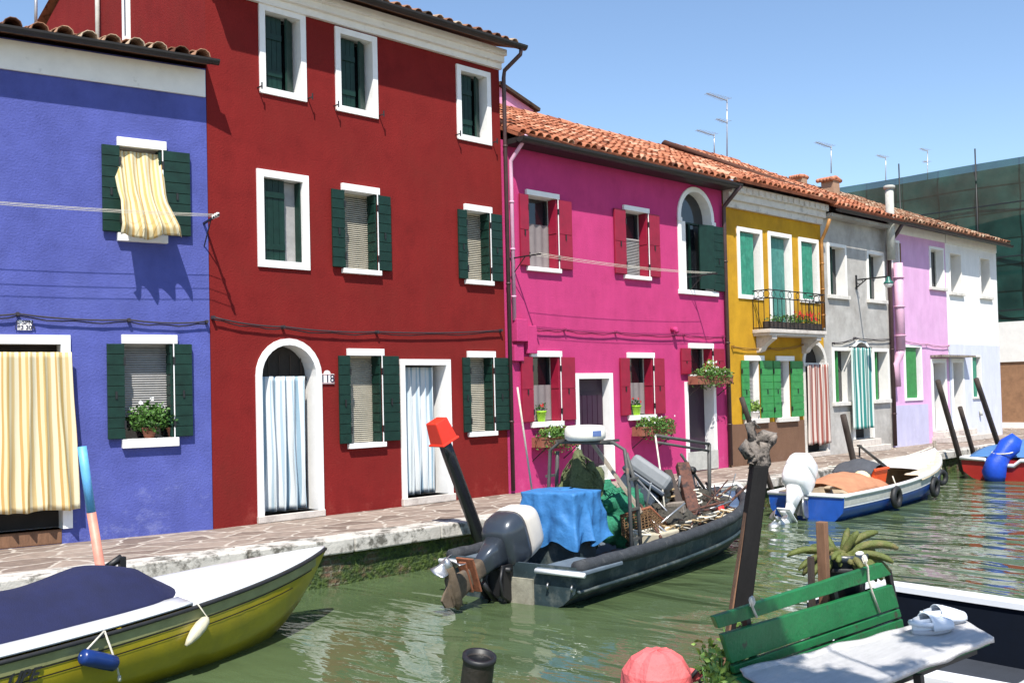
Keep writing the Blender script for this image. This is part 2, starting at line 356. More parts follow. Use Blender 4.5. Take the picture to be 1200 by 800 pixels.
# ------------------------------------------------------------------ ground, quays, water
def quay_y(x):
    "edge of the far quay, bending gently back on the left"
    return -2.16 + (.5 * min(1, max(0, (7.0 - x) / 4.5)) ** 1.1 if x < 7 else 0) + (.3 * min(1, (x-15)/10) if x > 15 else 0)
pave = paving_mat()
xs = [-60, -20, -8] + [x*.5 for x in range(-8, 60)] + [35, 50, 80, 300]
g = MB()
vs = []; fs = []
for i, x in enumerate(xs):
    q = quay_y(x) + .36
    vs += [(x, q, 0), (x, 3, 0), (x, 300, 0)]
for i in range(len(xs)-1):
    for k in (0, 1): fs.append((3*i+k, 3*i+3+k, 3*i+4+k, 3*i+1+k))
g.add(vs, fs); struct(g.build('pavement', pave))
def coping(name, edge, sgn):
    "stone slabs along an edge polyline, each about 1.4 m long with a thin joint"
    o = None; c = MB()
    for i in range(len(edge)-1):
        a = Vector(edge[i] + (0,)); b = Vector(edge[i+1] + (0,)); d = (b-a).normalized(); n = Vector((-d.y, d.x, 0))*sgn
        a2 = a + d*.006; b2 = b - d*.006; dz = random.uniform(-.004, .004)
        w = .365; q = [a2 - n*.05, b2 - n*.05, b2 + n*w, a2 + n*w]
        vs = [p + Vector((0,0,.006+dz)) for p in q] + [p + Vector((0,0,-.17)) for p in q]
        c.add(vs, [(0,1,2,3),(7,6,5,4),(0,4,5,1),(1,5,6,2),(2,6,7,3),(3,7,4,0)])
    return struct(c.build(name, coping_face if sgn > 0 else coping_face, bevel=.02))
ex = [-60,-40,-30,-20,-14,-10,-8,-6.5,-5] + [-3.6+1.35*i for i in range(30)] + [45, 60, 80, 120, 300]
coping('quay_coping', [(x, quay_y(x)) for x in ex], 1)
qw = MB()
for i in range(len(ex)-1):
    a, b_ = ex[i], ex[i+1]
    n = 6 if -6 < a < 38 else 1
    for k in range(n):
        x0 = a+(b_-a)*k/n; x1 = a+(b_-a)*(k+1)/n
        for j in range(4):
            z0 = -1.6+1.46*j/4; z1 = -1.6+1.46*(j+1)/4
            def P(x, z):
                o = .05*noise.noise(Vector((x*3, 0, z*6))) if z < -.2 else 0
                return (x, quay_y(x)+.05+o*1.0-.0, z)
            qw.add([P(x0,z0),P(x1,z0),P(x1,z1),P(x0,z1)], [(0,1,2,3)], True)
struct(qw.build('quay_wall', quaywall_mat()))
w_ = MB(); w_.add([(-60,-80,WATER),(300,-80,WATER),(300,0,WATER),(-60,0,WATER)], [(0,1,2,3)])
struct(w_.build('canal_water', water_mat()))
# near quay (the photographer's side) ends in a corner beside the moored boat
nq = MB()
nq.add([(-60,-9.75,-.004),(5.3,-9.75,-.004),(5.3,-11.6,-.004),(300,-11.6,-.004),(300,-60,-.004),(-60,-60,-.004)], [(0,1,2,3,4,5)])
struct(nq.build('near_pavement', pave))
e1 = [(-60+6*i, -9.45) for i in range(10)] + [(-.3+1.18*i, -9.45) for i in range(1, 5)] + [(5.6,-9.45)]
coping('near_quay_coping', e1, -1)
coping('near_corner_coping', [(5.65,-9.5),(5.65,-10.7),(5.65,-11.55)], -1)
nw = MB(); nw.box(-60,5.6,-9.9,-9.47,-1.6,-.16); nw.box(5.25,5.62,-11.6,-9.9,-1.6,-.16); nw.box(5.62,300,-11.9,-11.62,-1.6,-.02)
struct(nw.build('near_quay_wall', quaywall_mat()))

# ------------------------------------------------------------------ houses
M0 = Matrix.Identity(4)
class House:
    def __init__(s, name, label, x0, x1, rz=0, org=None, ylift=0):
        s.x0, s.x1 = x0, x1
        s.T = Matrix.Translation(Vector((XC,0,0))) @ Matrix.Rotation(rz,4,'Z') if rz else Matrix.Identity(4)
        s.Ti = s.T.inverted(); s.rz = rz
        o = s.T @ Vector(((x0+x1)/2, 0, 0))
        s.r = root(name, label, 'house', o, rz); s.holes = []
    def P(s, px, py, off=0.0):
        "photo point -> (s, z) on this house's front"
        o = s.Ti @ CAM; d = s.Ti.to_3x3() @ ray(px, py); t = (off - o.y)/d.y; q = o + d*t
        return q.x, q.z
    def mb(s): return MB(s.T)
def outline(x0, x1, z0, z1, arch=False, n=14, rise=None):
    if not arch: return [(x0,z0),(x1,z0),(x1,z1),(x0,z1)]
    r = (x1-x0)/2; cx = (x0+x1)/2; h = r if rise is None else rise
    return [(x0,z0),(x1,z0)] + [(cx+r*math.cos(PI*k/n), z1-h+h*math.sin(PI*k/n)) for k in range(n+1)]
def opening(h, x0, x1, z0, z1, arch=False, sw=(.09,.09,.09,.09), proud=.03, depth=.22, frame_mat=None, pane_mat=None, name='window', sill=None, lintel=None, rise=None, label=None):
    "cut a hole; surround and reveal are one mesh, the pane closes the back. sw = left,right,top,bottom widths"
    Li = outline(x0,x1,z0,z1,arch,rise=rise); l, r_, t, b = sw
    Lo = outline(x0-l, x1+r_, z0-b, z1+t, arch, rise=None if rise is None else rise+t)
    h.holes.append(Li); n = len(Li); m = h.mb()
    vs = [(x,-proud,z) for x,z in Lo] + [(x,-proud,z) for x,z in Li] + [(x,.003,z) for x,z in Lo] + [(x,depth,z) for x,z in Li]
    fs = []
    for i in range(n):
        j = (i+1)%n
        def nd(a, b_): return (Vector(a)-Vector(b_)).length > .004
        if nd(Lo[i],Li[i]) or nd(Lo[j],Li[j]): fs.append((i, j, n+j, n+i)); fs.append((i, 2*n+i, 2*n+j, j))
        fs.append((n+i, n+j, 3*n+j, 3*n+i))
    m.add(vs, fs)
    w = m.build(name, frame_mat or white_paint, h.r, fix=False)
    if label: w['label'] = label
    p = h.mb(); pts = [(x,depth-.004,z) for x,z in Li]; p.add(pts, [tuple(range(n))]); p.build('pane' if name=='window' else 'door_leaf', pane_mat or glass_dark, w)  # a dim interior sheet has the unlit room's darkness put into its colour
    if sill:   # (left ext, right ext, height, proud)
        s_ = h.mb(); s_.box(x0-sill[0], x1+sill[1], -sill[3], .02, z0-sill[2], z0+.002); s_.build('sill', stone if len(sill) < 5 else sill[4], w, bevel=.006)
    if lintel:
        s_ = h.mb(); s_.box(x0-lintel[0], x1+lintel[1], -lintel[3], -.004, z1-.002, z1+lintel[2]); s_.build('lintel', white_paint, w, bevel=.004)
    return w
def leaf(h, w, s0, s1, z0, z1, m, y=-.035, horiz=True, hinge=0, pitch=.14):
    "a boarded shutter leaf lying flat on the wall; y is its back face"
    b = h.mb(); b.box(s0+.002, s1-.002, y-.018, y, z0, z1)
    if horiz:
        n = max(2, round((z1-z0)/pitch)); dz = (z1-z0)/n
        for i in range(n): b.box(s0, s1, y-.036, y-.018, z0+i*dz+.004, z0+(i+1)*dz-.004)
    else:
        n = max(2, round((s1-s0)/.1)); ds = (s1-s0)/n
        for i in range(n): b.box(s0+i*ds+.003, s0+(i+1)*ds-.003, y-.034, y-.018, z0, z1)
        for zz in (z0+(z1-z0)*.18, z0+(z1-z0)*.80): b.box(s0+.02, s1-.02, y-.05, y-.034, zz-.035, zz+.035)
    o = b.build('shutter', m, w, bevel=.003)
    hb = h.mb()
    for zz in (z0+(z1-z0)*.15, z0+(z1-z0)*.82):
        hs = s1 if hinge > 0 else s0
        hb = h.mb(); hb.box(hs-.012, hs+.012, y-.044, y-.02, zz-.05, zz+.05); hb.build('hinge', iron_black, w)
    hb = h.mb(); hb.box((s0+s1)/2-.012, (s0+s1)/2+.012, y-.05, y-.034, z0+(z1-z0)*.42, z0+(z1-z0)*.5); hb.build('latch', iron_black, w)
    return o
def jamb_leaf(h, w, s, z0, z1, m, y0=-.04, y1=.14, sgn=-1, pitch=.14):
    b = h.mb(); a, c = (s-.034, s-.012) if sgn < 0 else (s+.012, s+.034)
    n = max(2, round((z1-z0)/pitch)); dz = (z1-z0)/n
    b.box(a, c, y0, y1, z0+.01, z1-.01)
    f = a if sgn < 0 else c
    for i in range(n): b.box(min(f, f+sgn*.012), max(f, f+sgn*.012), y0, y1, z0+.01+i*dz+.005, z0+(i+1)*dz-.006)
    return b.build('shutter', m, w)
def blind(h, w, x0, x1, z0, z1, y, m, pitch=.03, tilt=.6):
    b = h.mb(); n = int((z1-z0)/pitch)
    for i in range(n):
        z = z0+pitch*(i+.5)
        b.add([(x0,y-.012,z-.012*tilt),(x1,y-.012,z-.012*tilt),(x1,y+.010,z+.014),(x0,y+.010,z+.014)], [(0,1,2,3)])
        b.add([(x0,y-.012,z-.012*tilt),(x1,y-.012,z-.012*tilt),(x1,y-.011,z-.012*tilt-.003),(x0,y-.011,z-.012*tilt-.003)], [(0,1,2,3)])
    b.box(x0, x1, y-.02, y+.02, z1-.03, z1-.002)
    return b.build('blind', m, w)
def muntin(h, w, x0, x1, z0, z1, y, m, frac=.5, bars=()):
    b = h.mb(); t = .035
    b.box(x0, x0+t, y-.03, y, z0, z1); b.box(x1-t, x1, y-.03, y, z0, z1); b.box(x0+t, x1-t, y-.03, y, z0, z0+t); b.box(x0+t, x1-t, y-.03, y, z1-t, z1)
    if frac: xm = x0+(x1-x0)*frac; b.box(xm-.025, xm+.025, y-.034, y-.001, z0+t, z1-t)
    return b.build('sash', m, w)
def walls(h, m, depth, ze, zr=None, hm=None, ridge=.5, x0=None, x1=None, name='wall'):
    "front with its openings cut, side walls up to the gable, back"
    x0 = h.x0 if x0 is None else x0; x1 = h.x1 if x1 is None else x1
    zr = zr or ze; b = h.mb()
    outer = [Vector((x0,0,-.3)),Vector((x1,0,-.3)),Vector((x1,0,ze)),Vector((x0,0,ze))]
    polys = [outer] + [[Vector((x,0,z)) for x,z in reversed(q)] for q in h.holes]
    flat = [p for q in polys for p in q]
    tri = tessellate_polygon([[Vector((p.x,p.z,0)) for p in q] for q in polys])
    b.add(flat, [tuple(t) for t in tri])
    for x in (x0, x1): b.add([(x,0,-.3),(x,depth,-.3),(x,depth,ze),(x,depth*ridge,zr),(x,0,ze)], [(0,1,2,3,4)])
    b.add([(x0,depth,-.3),(x1,depth,-.3),(x1,depth,ze),(x0,depth,ze)], [(0,1,2,3)])
    return b.build(name, m, h.r, fix=False)
def roof(h, x0, x1, ye, ze, yr, zr, m=None, over=.12, per=.2, rr=.082, back=None, seed=1, gut=True, gutter_z=-.07, gend=(0,0), start=None, rgs=True, gr=.065):
    "rows of curved clay tiles; each tile is its own shell inside the roof mesh"
    rnd = random.Random(seed); b = h.mb(); m = m or terracotta
    sl = math.atan2(zr-ze, yr-ye); Ls = math.hypot(zr-ze, yr-ye); ex = .34; tl = .44
    rows = int(Ls/ex)+1; cols = int((x1-x0)/per)
    per = (x1-x0)/cols
    dy, dz = math.cos(sl), math.sin(sl)
    def pt(s, u, hgt): return (s, ye+dy*u-dz*hgt, ze+dz*u+dy*hgt)
    # under sheet (pan tiles)
    base = len(b.f)
    b.add([pt(x0,0,-.07),pt(x1,0,-.07),pt(x1,Ls,-.07),pt(x0,Ls,-.07),pt(x0,0,-.02),pt(x1,0,-.02),pt(x1,Ls,-.02),pt(x0,Ls,-.02)], [(0,1,2,3),(4,5,6,7),(0,1,5,4),(1,2,6,5),(2,3,7,6),(3,0,4,7)])
    for f in range(base, len(b.f)): b.tint[f] = .3
    n = 5
    for c in range(cols):
        cx0 = x0+per*(c+.5)
        for rw in range(rows):
            u0 = rw*ex - over*0 + rnd.uniform(-.02,.02); u1 = min(u0+tl, Ls+.05)
            if u1-u0 < .1: continue
            cx = cx0+rnd.uniform(-.012,.012); sk = rnd.uniform(-.012,.012); t = min(1, max(0, rnd.gauss(.55,.24)))
            if rnd.random() < .07: t = 1
            h0 = .018+rnd.uniform(0,.012); h1 = 0
            vs = []
            for (u, r, hh, dx) in ((u0, rr, h0, 0),(u1, rr*.82, h1, sk)):
                for th in (0, .014):
                    for k in range(n+1):
                        a = PI*k/n; q = r-th
                        vs.append(pt(cx+dx-q*math.cos(a), u, hh+q*math.sin(a)*.9-.02))
            w = n+1; fs = []
            for k in range(n):
                fs += [(k,k+1,2*w+k+1,2*w+k),(k,w+k,w+k+1,k+1),(w+k,3*w+k,3*w+k+1,w+k+1)]
            base = len(b.f); b.add(vs, fs, True)
            for f in range(base, len(b.f)): b.tint[f] = t
    # ridge caps
    k = int((x1-x0)/.4)
    if rgs:
        for i in range(k):
            base = len(b.f); a = x0+(x1-x0)*i/k; c_ = x0+(x1-x0)*(i+1)/k
            vs = []
            for x, r in ((a,.12),(c_+.04,.10)):
                for q in range(6):
                    an = PI*q/5; vs.append((x, yr-r*math.cos(an), zr-.01+r*math.sin(an)))
            b.add(vs, [(q,q+1,7+q,6+q) for q in range(5)], True); t = rnd.uniform(.2,.9)
            for f in range(base, len(b.f)): b.tint[f] = t
    if back is not None:
        yb, zb = back
        base = len(b.f); b.add([(x0,yr,zr),(x1,yr,zr),(x1,yb,zb),(x0,yb,zb)], [(0,1,2,3)]); b.tint[base] = .5
    o = b.build('roof', m, h.r, fix=False)
    if gut:
        gz = ze+gutter_z; gy = ye-.03; q = h.mb(); vs = []; fs = []; K = 8
        xa, xb = x0-gend[0], x1+gend[1]
        for x in (xa, xb):
            for R_ in (gr, gr-.007):
                for k_ in range(K+1):
                    a = PI+PI*k_/K; vs.append((x, gy+R_*math.cos(a), gz+.02+R_*math.sin(a)))
        w = K+1
        for k_ in range(K):
            fs += [(k_,k_+1,2*w+k_+1,2*w+k_),(w+k_,3*w+k_,3*w+k_+1,w+k_+1),(k_,w+k_,w+k_+1,k_+1),(2*w+k_,2*w+k_+1,3*w+k_+1,3*w+k_)]
        fs += [(0,w,3*w,2*w),(K,2*w+K,3*w+K,w+K)]
        q.add(vs, fs, False)
        q.add([(xa,gy+gr*math.cos(PI+PI*i/K),gz+.02+gr*math.sin(PI+PI*i/K)) for i in range(K+1)],[tuple(range(K+1))])
        q.add([(xb,gy+gr*math.cos(PI+PI*i/K),gz+.02+gr*math.sin(PI+PI*i/K)) for i in range(K+1)],[tuple(range(K+1))])
        q.build('gutter', gutter_dark, h.r)
    return o
def soffit(h, x0, x1, z0, z1, out, m, name='cornice', steps=2, dentil=None, th=None):
    "stepped cornice under the eave, deeper towards its top"
    b = h.mb()
    for i in range(steps):
        a = z0+(z1-z0)*i/steps; c = z0+(z1-z0)*(i+1)/steps
        b.box(x0, x1, -out*(i+1)/steps, .0-.002, a+.0005, c)
    o = b.build(name, m, h.r)
    if dentil:
        n, w, hgt, dep = dentil; d = h.mb()
        for i in range(n):
            c = x0+(x1-x0)*(i+.5)/n
            poly = [(0,0),(-dep,0),(-dep,-hgt*.35),(-dep*.55,-hgt*.5),(-dep*.35,-hgt*.95),(0,-hgt)]
            # extruded along s
            vs = [(c-w/2, y-.003, z1-.04+z) for y, z in poly]+[(c+w/2, y-.003, z1-.04+z) for y, z in poly]; k = len(poly)
            d.add(vs, [tuple(range(k)), tuple(range(2*k-1,k-1,-1))]+[(j,k+j,k+(j+1)%k,(j+1)%k) for j in range(k)])
        d.build('bracket_row', m, o)
    return o
def pipe(h, pts, r, m, name='downpipe', clips=3, n=10):
    b = h.mb(); b.tube(pts, r, n); 
    o = b.build(name, m, h.r)
    a = Vector(pts[-2]); c = Vector(pts[-1])
    for i in range(clips):
        p = a.lerp(c, (i+.5)/clips); q = h.mb(); q.tube([p-Vector((0,0,.015)), p+Vector((0,0,.015))], r*1.25, n); q.build('pipe_clip', m, o)
    return o

def rect(h, lt, rb, off=0.0):
    a = h.P(*lt, off); b = h.P(*rb, off); return a[0], b[0], b[1], a[1]      # x0,x1,z0,z1
def cloth(name, H, x0, x1, z0, z1, y, m, folds=7, amp=.035, flare=0, parent=None, seed=0, hem=.02, swing=0, nu=72, nv=26, tuck=0):
    "a hanging cloth with vertical folds; the weave runs on an 'across' attribute"
    b = H.mb() if H else MB()
    def fn(u, v):
        s = x0+(x1-x0)*u; z = z1+(z0-z1)*v
        ph = u*folds*2*PI + 3.0*noise.noise(Vector((u*2.6, v*.9, seed)))
        a = amp*(.4+.5*v)*(.65+.9*abs(noise.noise(Vector((u*4.1, v*.8, seed+3)))))
        yy = y - abs(amp) - a*math.sin(ph) - .03*v*noise.noise(Vector((u*2, v*2, seed+5))) - swing*v*v
        s2 = s + a*.5*math.cos(ph) + flare*(u-.5)*v + .02*v*noise.noise(Vector((u*4, v*3, seed+9)))
        zz = z + hem*v*noise.noise(Vector((u*5, 0, seed+2)))
        return (s2, yy, zz)
    b.grid(fn, nu, nv, thick=.006)
    o = b.build(name, m, parent)
    w = nv+1; vals = []
    for k in range(2):
        for i in range(nu+1):
            vals += [abs(x1-x0)*i/nu*1.25]*w
    at = o.data.attributes.new('across', 'FLOAT', 'POINT'); at.data.foreach_set('value', vals)
    return o
def leaves(mb, c, rad, n, size=.05, seed=0, up=.3, hang=0):
    rnd = random.Random(seed); c = Vector(c)
    for i in range(n):
        d = Vector((rnd.gauss(0,1), rnd.gauss(0,1), rnd.gauss(0,1))).normalized()*rnd.random()**.45
        p = c+Vector((d.x*rad[0], d.y*rad[1], d.z*rad[2]))
        if hang and rnd.random() < hang: p.z -= rnd.random()*rad[2]*1.5
        a = Vector((rnd.gauss(0,1), rnd.gauss(0,1), rnd.gauss(0,.6)+up)).normalized(); s = size*rnd.uniform(.6,1.3)
        b_ = a.cross(Vector((rnd.gauss(0,1),rnd.gauss(0,1),rnd.gauss(0,1)))).normalized(); nn = a.cross(b_)
        mb.add([p, p+a*s*.5+b_*s*.28-nn*s*.05, p+a*s+nn*s*.12, p+a*s*.5-b_*s*.28-nn*s*.05], [(0,1,2),(0,2,3)], True)
    return mb
def blossoms(mb, c, rad, n, size=.02, seed=0):
    rnd = random.Random(seed)
    for i in range(n):
        p = Vector(c)+Vector((rnd.uniform(-1,1)*rad[0], rnd.uniform(-1,1)*rad[1], rnd.uniform(-1,1)*rad[2]))
        for k in range(5):
            a = 2*PI*k/5+rnd.random(); q = Vector((math.cos(a), rnd.uniform(-.4,.2), math.sin(a)))*size
            r_ = Vector((-math.sin(a), 0, math.cos(a)))*size*.45
            mb.add([p, p+q*.6+r_, p+q, p+q*.6-r_], [(0,1,2,3)], True)
    return mb

net_curtain = material('grey_net_curtain', (.20,.17,.17), .9, .1, 6)
# ================= red house =================
red = House('red_house', 'tall dark red three storey house with white window frames and two curtained doors', 6.53, 11.90)
h = red; dx, dz = .11, .11
def std_shutters(h, w, x0, x1, z0, z1, m, lx, rx, jamb=True, pitch=.14, y=-.03, jy=.15):
    "two open leaves on the wall, one more folded against the right reveal"
    leaf(h, w, lx, x0+.005, z0+.01, z1-.005, m, y, hinge=1, pitch=pitch)
    leaf(h, w, x1+.0, rx, z0+.01, z1-.005, m, y, pitch=pitch)
    if jamb: jamb_leaf(h, w, x1, z0, z1, m, y0=-.035, y1=jy, pitch=pitch)
    st = h.mb(); st.bar((x1-.004, y-.03, z0), (x1-.004, y-.03, z1), .012); st.build('shutter_stile', white_paint, w)
# top row, framed, closed dark green leaves in the reveal
for lt, rb in (((302.2,3.4),(358.7,120.2)), ((391.4,31),(442.4,140)), ((533.7,75.2),(575.4,171.2))):
    x0,x1,z0,z1 = rect(h, lt, rb); f = .09
    w = opening(h, x0+f, x1-f, z0+f, z1-f, sw=(f,f,f,f), depth=.2)
    a0,a1,b0,b1 = x0+f, x1-f, z0+f, z1-f; xm = a0+(a1-a0)*.62
    b = h.mb(); n = 4
    for i in range(n): b.box(a0+.012+(xm-a0-.03)*i/n, a0+.012+(xm-a0-.03)*(i+1)/n-.006, .10, .13, b0+.01, b1-.02)
    for zz in (b0+.25, b1-.3): b.box(a0+.015, xm-.03, .08, .10, zz-.04, zz+.04)
    b.build('shutter', dark_green, w)
    b = h.mb(); b.bar((xm+.02,.055,(b0+b1)/2),(a1-.045,.145,(b0+b1)/2), .028, b1-b0-.03); b.build('shutter', dark_green, w)
    for xx in (x0-.03, x1+.03): b = h.mb(); b.bar((xx,0,z0+.06),(xx,-.12,z0+.06),.014); b.bar((xx,-.12,z0+.02),(xx,-.12,z0+.11),.014); b.build('shutter_catch', iron_black, w)
# middle row
x0,x1,z0,z1 = rect(h, (300,197.5),(362.5,317)); f = .1
w = opening(h, x0+f, x1-f, z0+f, z1-f, sw=(f,f,f,f), depth=.2)
a0,a1,b0,b1 = x0+f, x1-f, z0+f, z1-f; xm = a0+(a1-a0)*.62
b = h.mb()
for i in range(4): b.box(a0+.01+(xm-a0-.02)*i/4, a0+.01+(xm-a0-.02)*(i+1)/4-.005, .06, .09, b0+.01, b1-.01)
for zz in (b0+.2, b1-.22): b.box(a0+.02, xm-.02, .045, .06, zz-.04, zz+.04)
b.build('shutter', dark_green, w)
b = h.mb(); b.box(xm+.03, a1-.01, .14, .165, b0+.01, b1-.01); b.build('shutter', blind_grey, w)['label'] = 'grey faded shutter leaf'
b = h.mb(); b.box(a1-.035, a1-.012, .02, .16, b0+.01, b1-.01); b.build('shutter', dark_green, w)
def std_window(h, lint, sillrb, opx, leafpx, blindm, shm=dark_green, rows=None, lz=.10, depth=.22, sillh=.07, lf=True, pitch=.14, bf=1.0, sash=True, y=-.03, pane=None):
    "lint: lintel left-top px; sillrb: sill right-bottom px; opx: opening x (left, right) px; leafpx: outer leaf x px"
    x_, zt = h.P(*lint); xs_, zb = h.P(*sillrb)
    x0 = h.P(opx[0], (lint[1]+sillrb[1])/2)[0]; x1 = h.P(opx[1], (lint[1]+sillrb[1])/2)[0]
    lx = h.P(leafpx[0], (lint[1]+sillrb[1])/2)[0]; rx = h.P(leafpx[1], (lint[1]+sillrb[1])/2)[0]
    z1 = zt-lz; z0 = zb+sillh
    w = opening(h, x0, x1, z0, z1, sw=(0,0,0,0), depth=depth, proud=.004, sill=(.03,.05,sillh,.07,white_paint), lintel=(.02,.05,lz,.055), pane_mat=pane)
    if lf: std_shutters(h, w, x0, x1, z0, z1, shm, lx, rx, pitch=pitch, y=y)
    if blindm: blind(h, w, x0+.012, x1-.012, z1-(z1-z0)*bf+.01, z1, depth-.05, blindm)
    elif sash: muntin(h, w, x0+.01, x1-.01, z0+.01, z1-.01, depth-.01, white_paint, .5)
    return w, x0, x1, z0, z1
std_window(h, (391.4,213.7), (447.5,323.7), (401.2,440.5), (387,455.5), blind_beige)
std_window(h, (535.9,237.9), (581.7,335.6), (544.8,572.8), (535,586), blind_beige)
std_window(h, (398.7,408.2), (454.2,522.6), (408,446), (395.3,465.5), blind_beige)
std_window(h, (540.5,411.2), (585.5,509.5), (548.7,577), (540.6,593.5), blind_beige)
# arched door
x0 = h.P(300.5,520)[0]; x1 = h.P(377.5,520)[0]; zt = h.P(338,396.5)[1]; f=.09
aw = opening(h, x0+f, x1-f, .10, zt-f, arch=True, sw=(f,f,f,0), depth=.27, name='arched_door', pane_mat=interior)
ad = (x0+f, x1-f, zt-f)
b = h.mb(); b.box(x0-.01, x1+.01, -.05, .24, 0.004, .10); b.build('threshold', stone_step, aw, bevel=.01)
b = h.mb(); z_ = zt-f-(x1-x0-2*f)/2
for a in range(5): b.bar((ad[0]+(ad[1]-ad[0])*(a+.5)/5, .24, z_-.04),(ad[0]+(ad[1]-ad[0])*(a+.5)/5, .24, z_+ .3),.012)
b.box(ad[0],ad[1],.225,.25,z_-.05,z_-.0); b.build('transom_bar', wood_dark, aw)
# square door
x0,zt = h.P(467.7,420.6); x1 = h.P(528.5,500)[0]; f=.09
sd = opening(h, x0+f, x1-f, .12, zt-f, sw=(f,f,f,0), depth=.33, name='square_door', pane_mat=interior)
sdx = (x0+f, x1-f, zt-f)
b = h.mb(); b.box(x0-.01, x1+.03, -.06, .3, .004, .12); b.build('threshold', stone_step, sd, bevel=.01)
stucco_red = stucco('dark_red_stucco', (.192,.013,.012), stain=(.145,.014,.011), st=(.46,.72), var=.18, bloom=(.27,.045,.035))
ze = 7.13
soffit(h, 6.53, 11.90, 7.12, 7.42, .20, white_plaster, steps=3, dentil=(44,.045,.14,.20))
walls(h, stucco_red, 8.0, 7.12, 8.9, x0=6.535, x1=11.895)
roof(h, 6.45, 11.98, -.42, 7.47, 4.0, 8.95, m=terracotta_old, back=(8.2,7.4), gutter_z=-.04, gend=(.0,.10), gr=.075)
pipe(h, [(11.98,-.46,7.40),(11.98,-.44,7.30),(11.93,-.10,7.10),(11.93,-.075,6.98),(11.93,-.075,.05)], .035, pipe_brown)
# side window and vent pipe on the gable above the blue roof
p = XP(148,-10,XC); q = XP(154,49,XC)
b = MB(); b.box(XC-.03, XC+.0, q.y+.02, p.y+.1, q.z, p.z+.9)
gw = b.build('side_window', white_paint, h.r)
b = MB(); b.box(XC-.036, XC-.030, q.y+.12, p.y, q.z+.12, p.z+.8); b.build('pane', glass_dark, gw)
p = XP(119,46,XC)
b = MB(); b.tube([(XC-.06,p.y,p.z-.6),(XC-.06,p.y,p.z+1.2)], .035, 8); b.build('vent_pipe', pipe_grey, h.r)

# ================= blue house =================
BR = math.radians(-10.5)
blue = House('blue_house', 'periwinkle blue two storey house at the left with a white band under its roof', -8.0, 0.0, rz=BR, org=1)
h = blue
# upper window
w, a0, a1, b0, b1 = std_window(h, (128.5,160),(212,287), (139,190), (118.5,221.5), None, lz=.11, sillh=.10, pitch=.13, pane=interior)
upw = (a0,a1,b0,b1)
# lower window
w, a0, a1, b0, b1 = std_window(h, (131,392),(219.5,521.5), (144.5,203), (124.5,224), blind_grey, lz=.11, sillh=.11, pitch=.13, bf=.78)
low = (a0,a1,b0,b1)
# curtained door at the frame's edge
x1,zt = h.P(82,392.5); zt = h.P(60,392.5)[1]; x0 = x1-1.22; f=.11
bd = opening(h, x0+f, x1-f, .18, zt-f, sw=(f,f,f,0), depth=.25, name='door', pane_mat=interior, label='door behind a yellow striped curtain')
b = h.mb(); b.box(x0+f+.01, x1-f-.01, -.01, .22, .004, .18); b.build('threshold', wood_brown, bd, bevel=.01)
bdx = (x0+f, x1-f, zt-f)
# a second window further left, outside the photograph, keeps the row going
w = opening(h, -5.2, -4.5, 1.2, 2.4, sw=(.08,.08,.08,.08))
stucco_blue = stucco('periwinkle_blue_stucco', (.078,.094,.32), stain=(.10,.12,.36), st=(.5,.8), ss=.9, var=.16, bump=.8, bloom=(.20,.22,.44))
walls(h, stucco_blue, 6.5, 6.05, 6.85, x0=-8.0, x1=-.004)
b = h.mb(); b.box(-8.0, -.02, -.035, -.002, 5.665, 6.02); b.build('white_band', white_plaster, h.r)
roof(h, -8.0, -.0, -.32, 6.10, 3.2, 6.92, m=terracotta_old, per=.27, rr=.105, back=(6.7,6.0), seed=4, gend=(0,.06), gutter_z=-.05)
# pale repair patches low on the wall
# ================= pink house =================
pink = House('pink_house', 'magenta pink two storey house with crimson shutters and an arched upper window', 11.90, 18.38)
h = pink
for li, sb, op, lf, bm in (((607.4,220.7),(655.7,320.7),(616.8,652),(607,667.5), blind_grey),
                       ((723.3,239.2),(763,329.5),(730.8,757.8),(718,770.5), None)):
    w,a0,a1,b0,b1 = std_window(h, li, sb, op, lf, None, shm=crimson, lz=.09, sillh=.07, pitch=1.2, pane=glass_dark, sash=False)
    if bm is None: blind(h, w, a0+.02, a1-.02, b0+.02, b0+(b1-b0)*.6, .17, blind_grey)
    else:
        c = h.mb(); c.grid(lambda u,v: (a0+.02+(a1-a0-.04)*u, .17+.012*math.sin(u*25), b0+.02+(b1-b0)*.62*v), 30, 4); c.build('half_curtain', net_curtain, w)
# arched window
x0 = h.P(794.3,290)[0]; x1 = h.P(836.5,290)[0]; zt = h.P(814,219.5)[1]; z0 = h.P(837,347)[1]+.08; f=.1
aw2 = opening(h, x0+f, x1-f, z0, zt-f, arch=True, sw=(f,f,f,.03), depth=.2, sill=(.13,.16,.09,.06,white_paint), label='arched window')
b = h.mb(); zs = zt-f-(x1-x0)/2+.02
b.box(x0-.03,x0+f+.01,-.05,-.028,zs-.05,zs+.03); b.build('impost', white_paint, aw2); b = h.mb(); b.box(x1-f-.01,x1+.03,-.05,-.028,zs-.05,zs+.03); b.build('impost', white_paint, aw2)
muntin(h, aw2, x0+f+.01, x1-f-.01, z0+.01, zs+.0, .19, dark_green, .5)
b = h.mb(); b.box(x0+f+.02, x0+f+.34, .12, .145, z0+.02, zs); b.build('curtain', flower_white, aw2)
xl = h.P(818,290)[0]; xr = h.P(843.5,290)[0]; zt2 = h.P(838,264.5)[1]; zb2 = h.P(842,341)[1]
leaf(h, aw2, x1-f-.02, xr+.02, z0+.02, zs-.05, dark_green, -.05, pitch=.16)
b = h.mb(); b.bar((xl+.03,-.01,(z0+zs)/2),(x1-f-.03,-.09,(z0+zs)/2),.03,zs-z0-.1); b.build('shutter', dark_green, aw2)
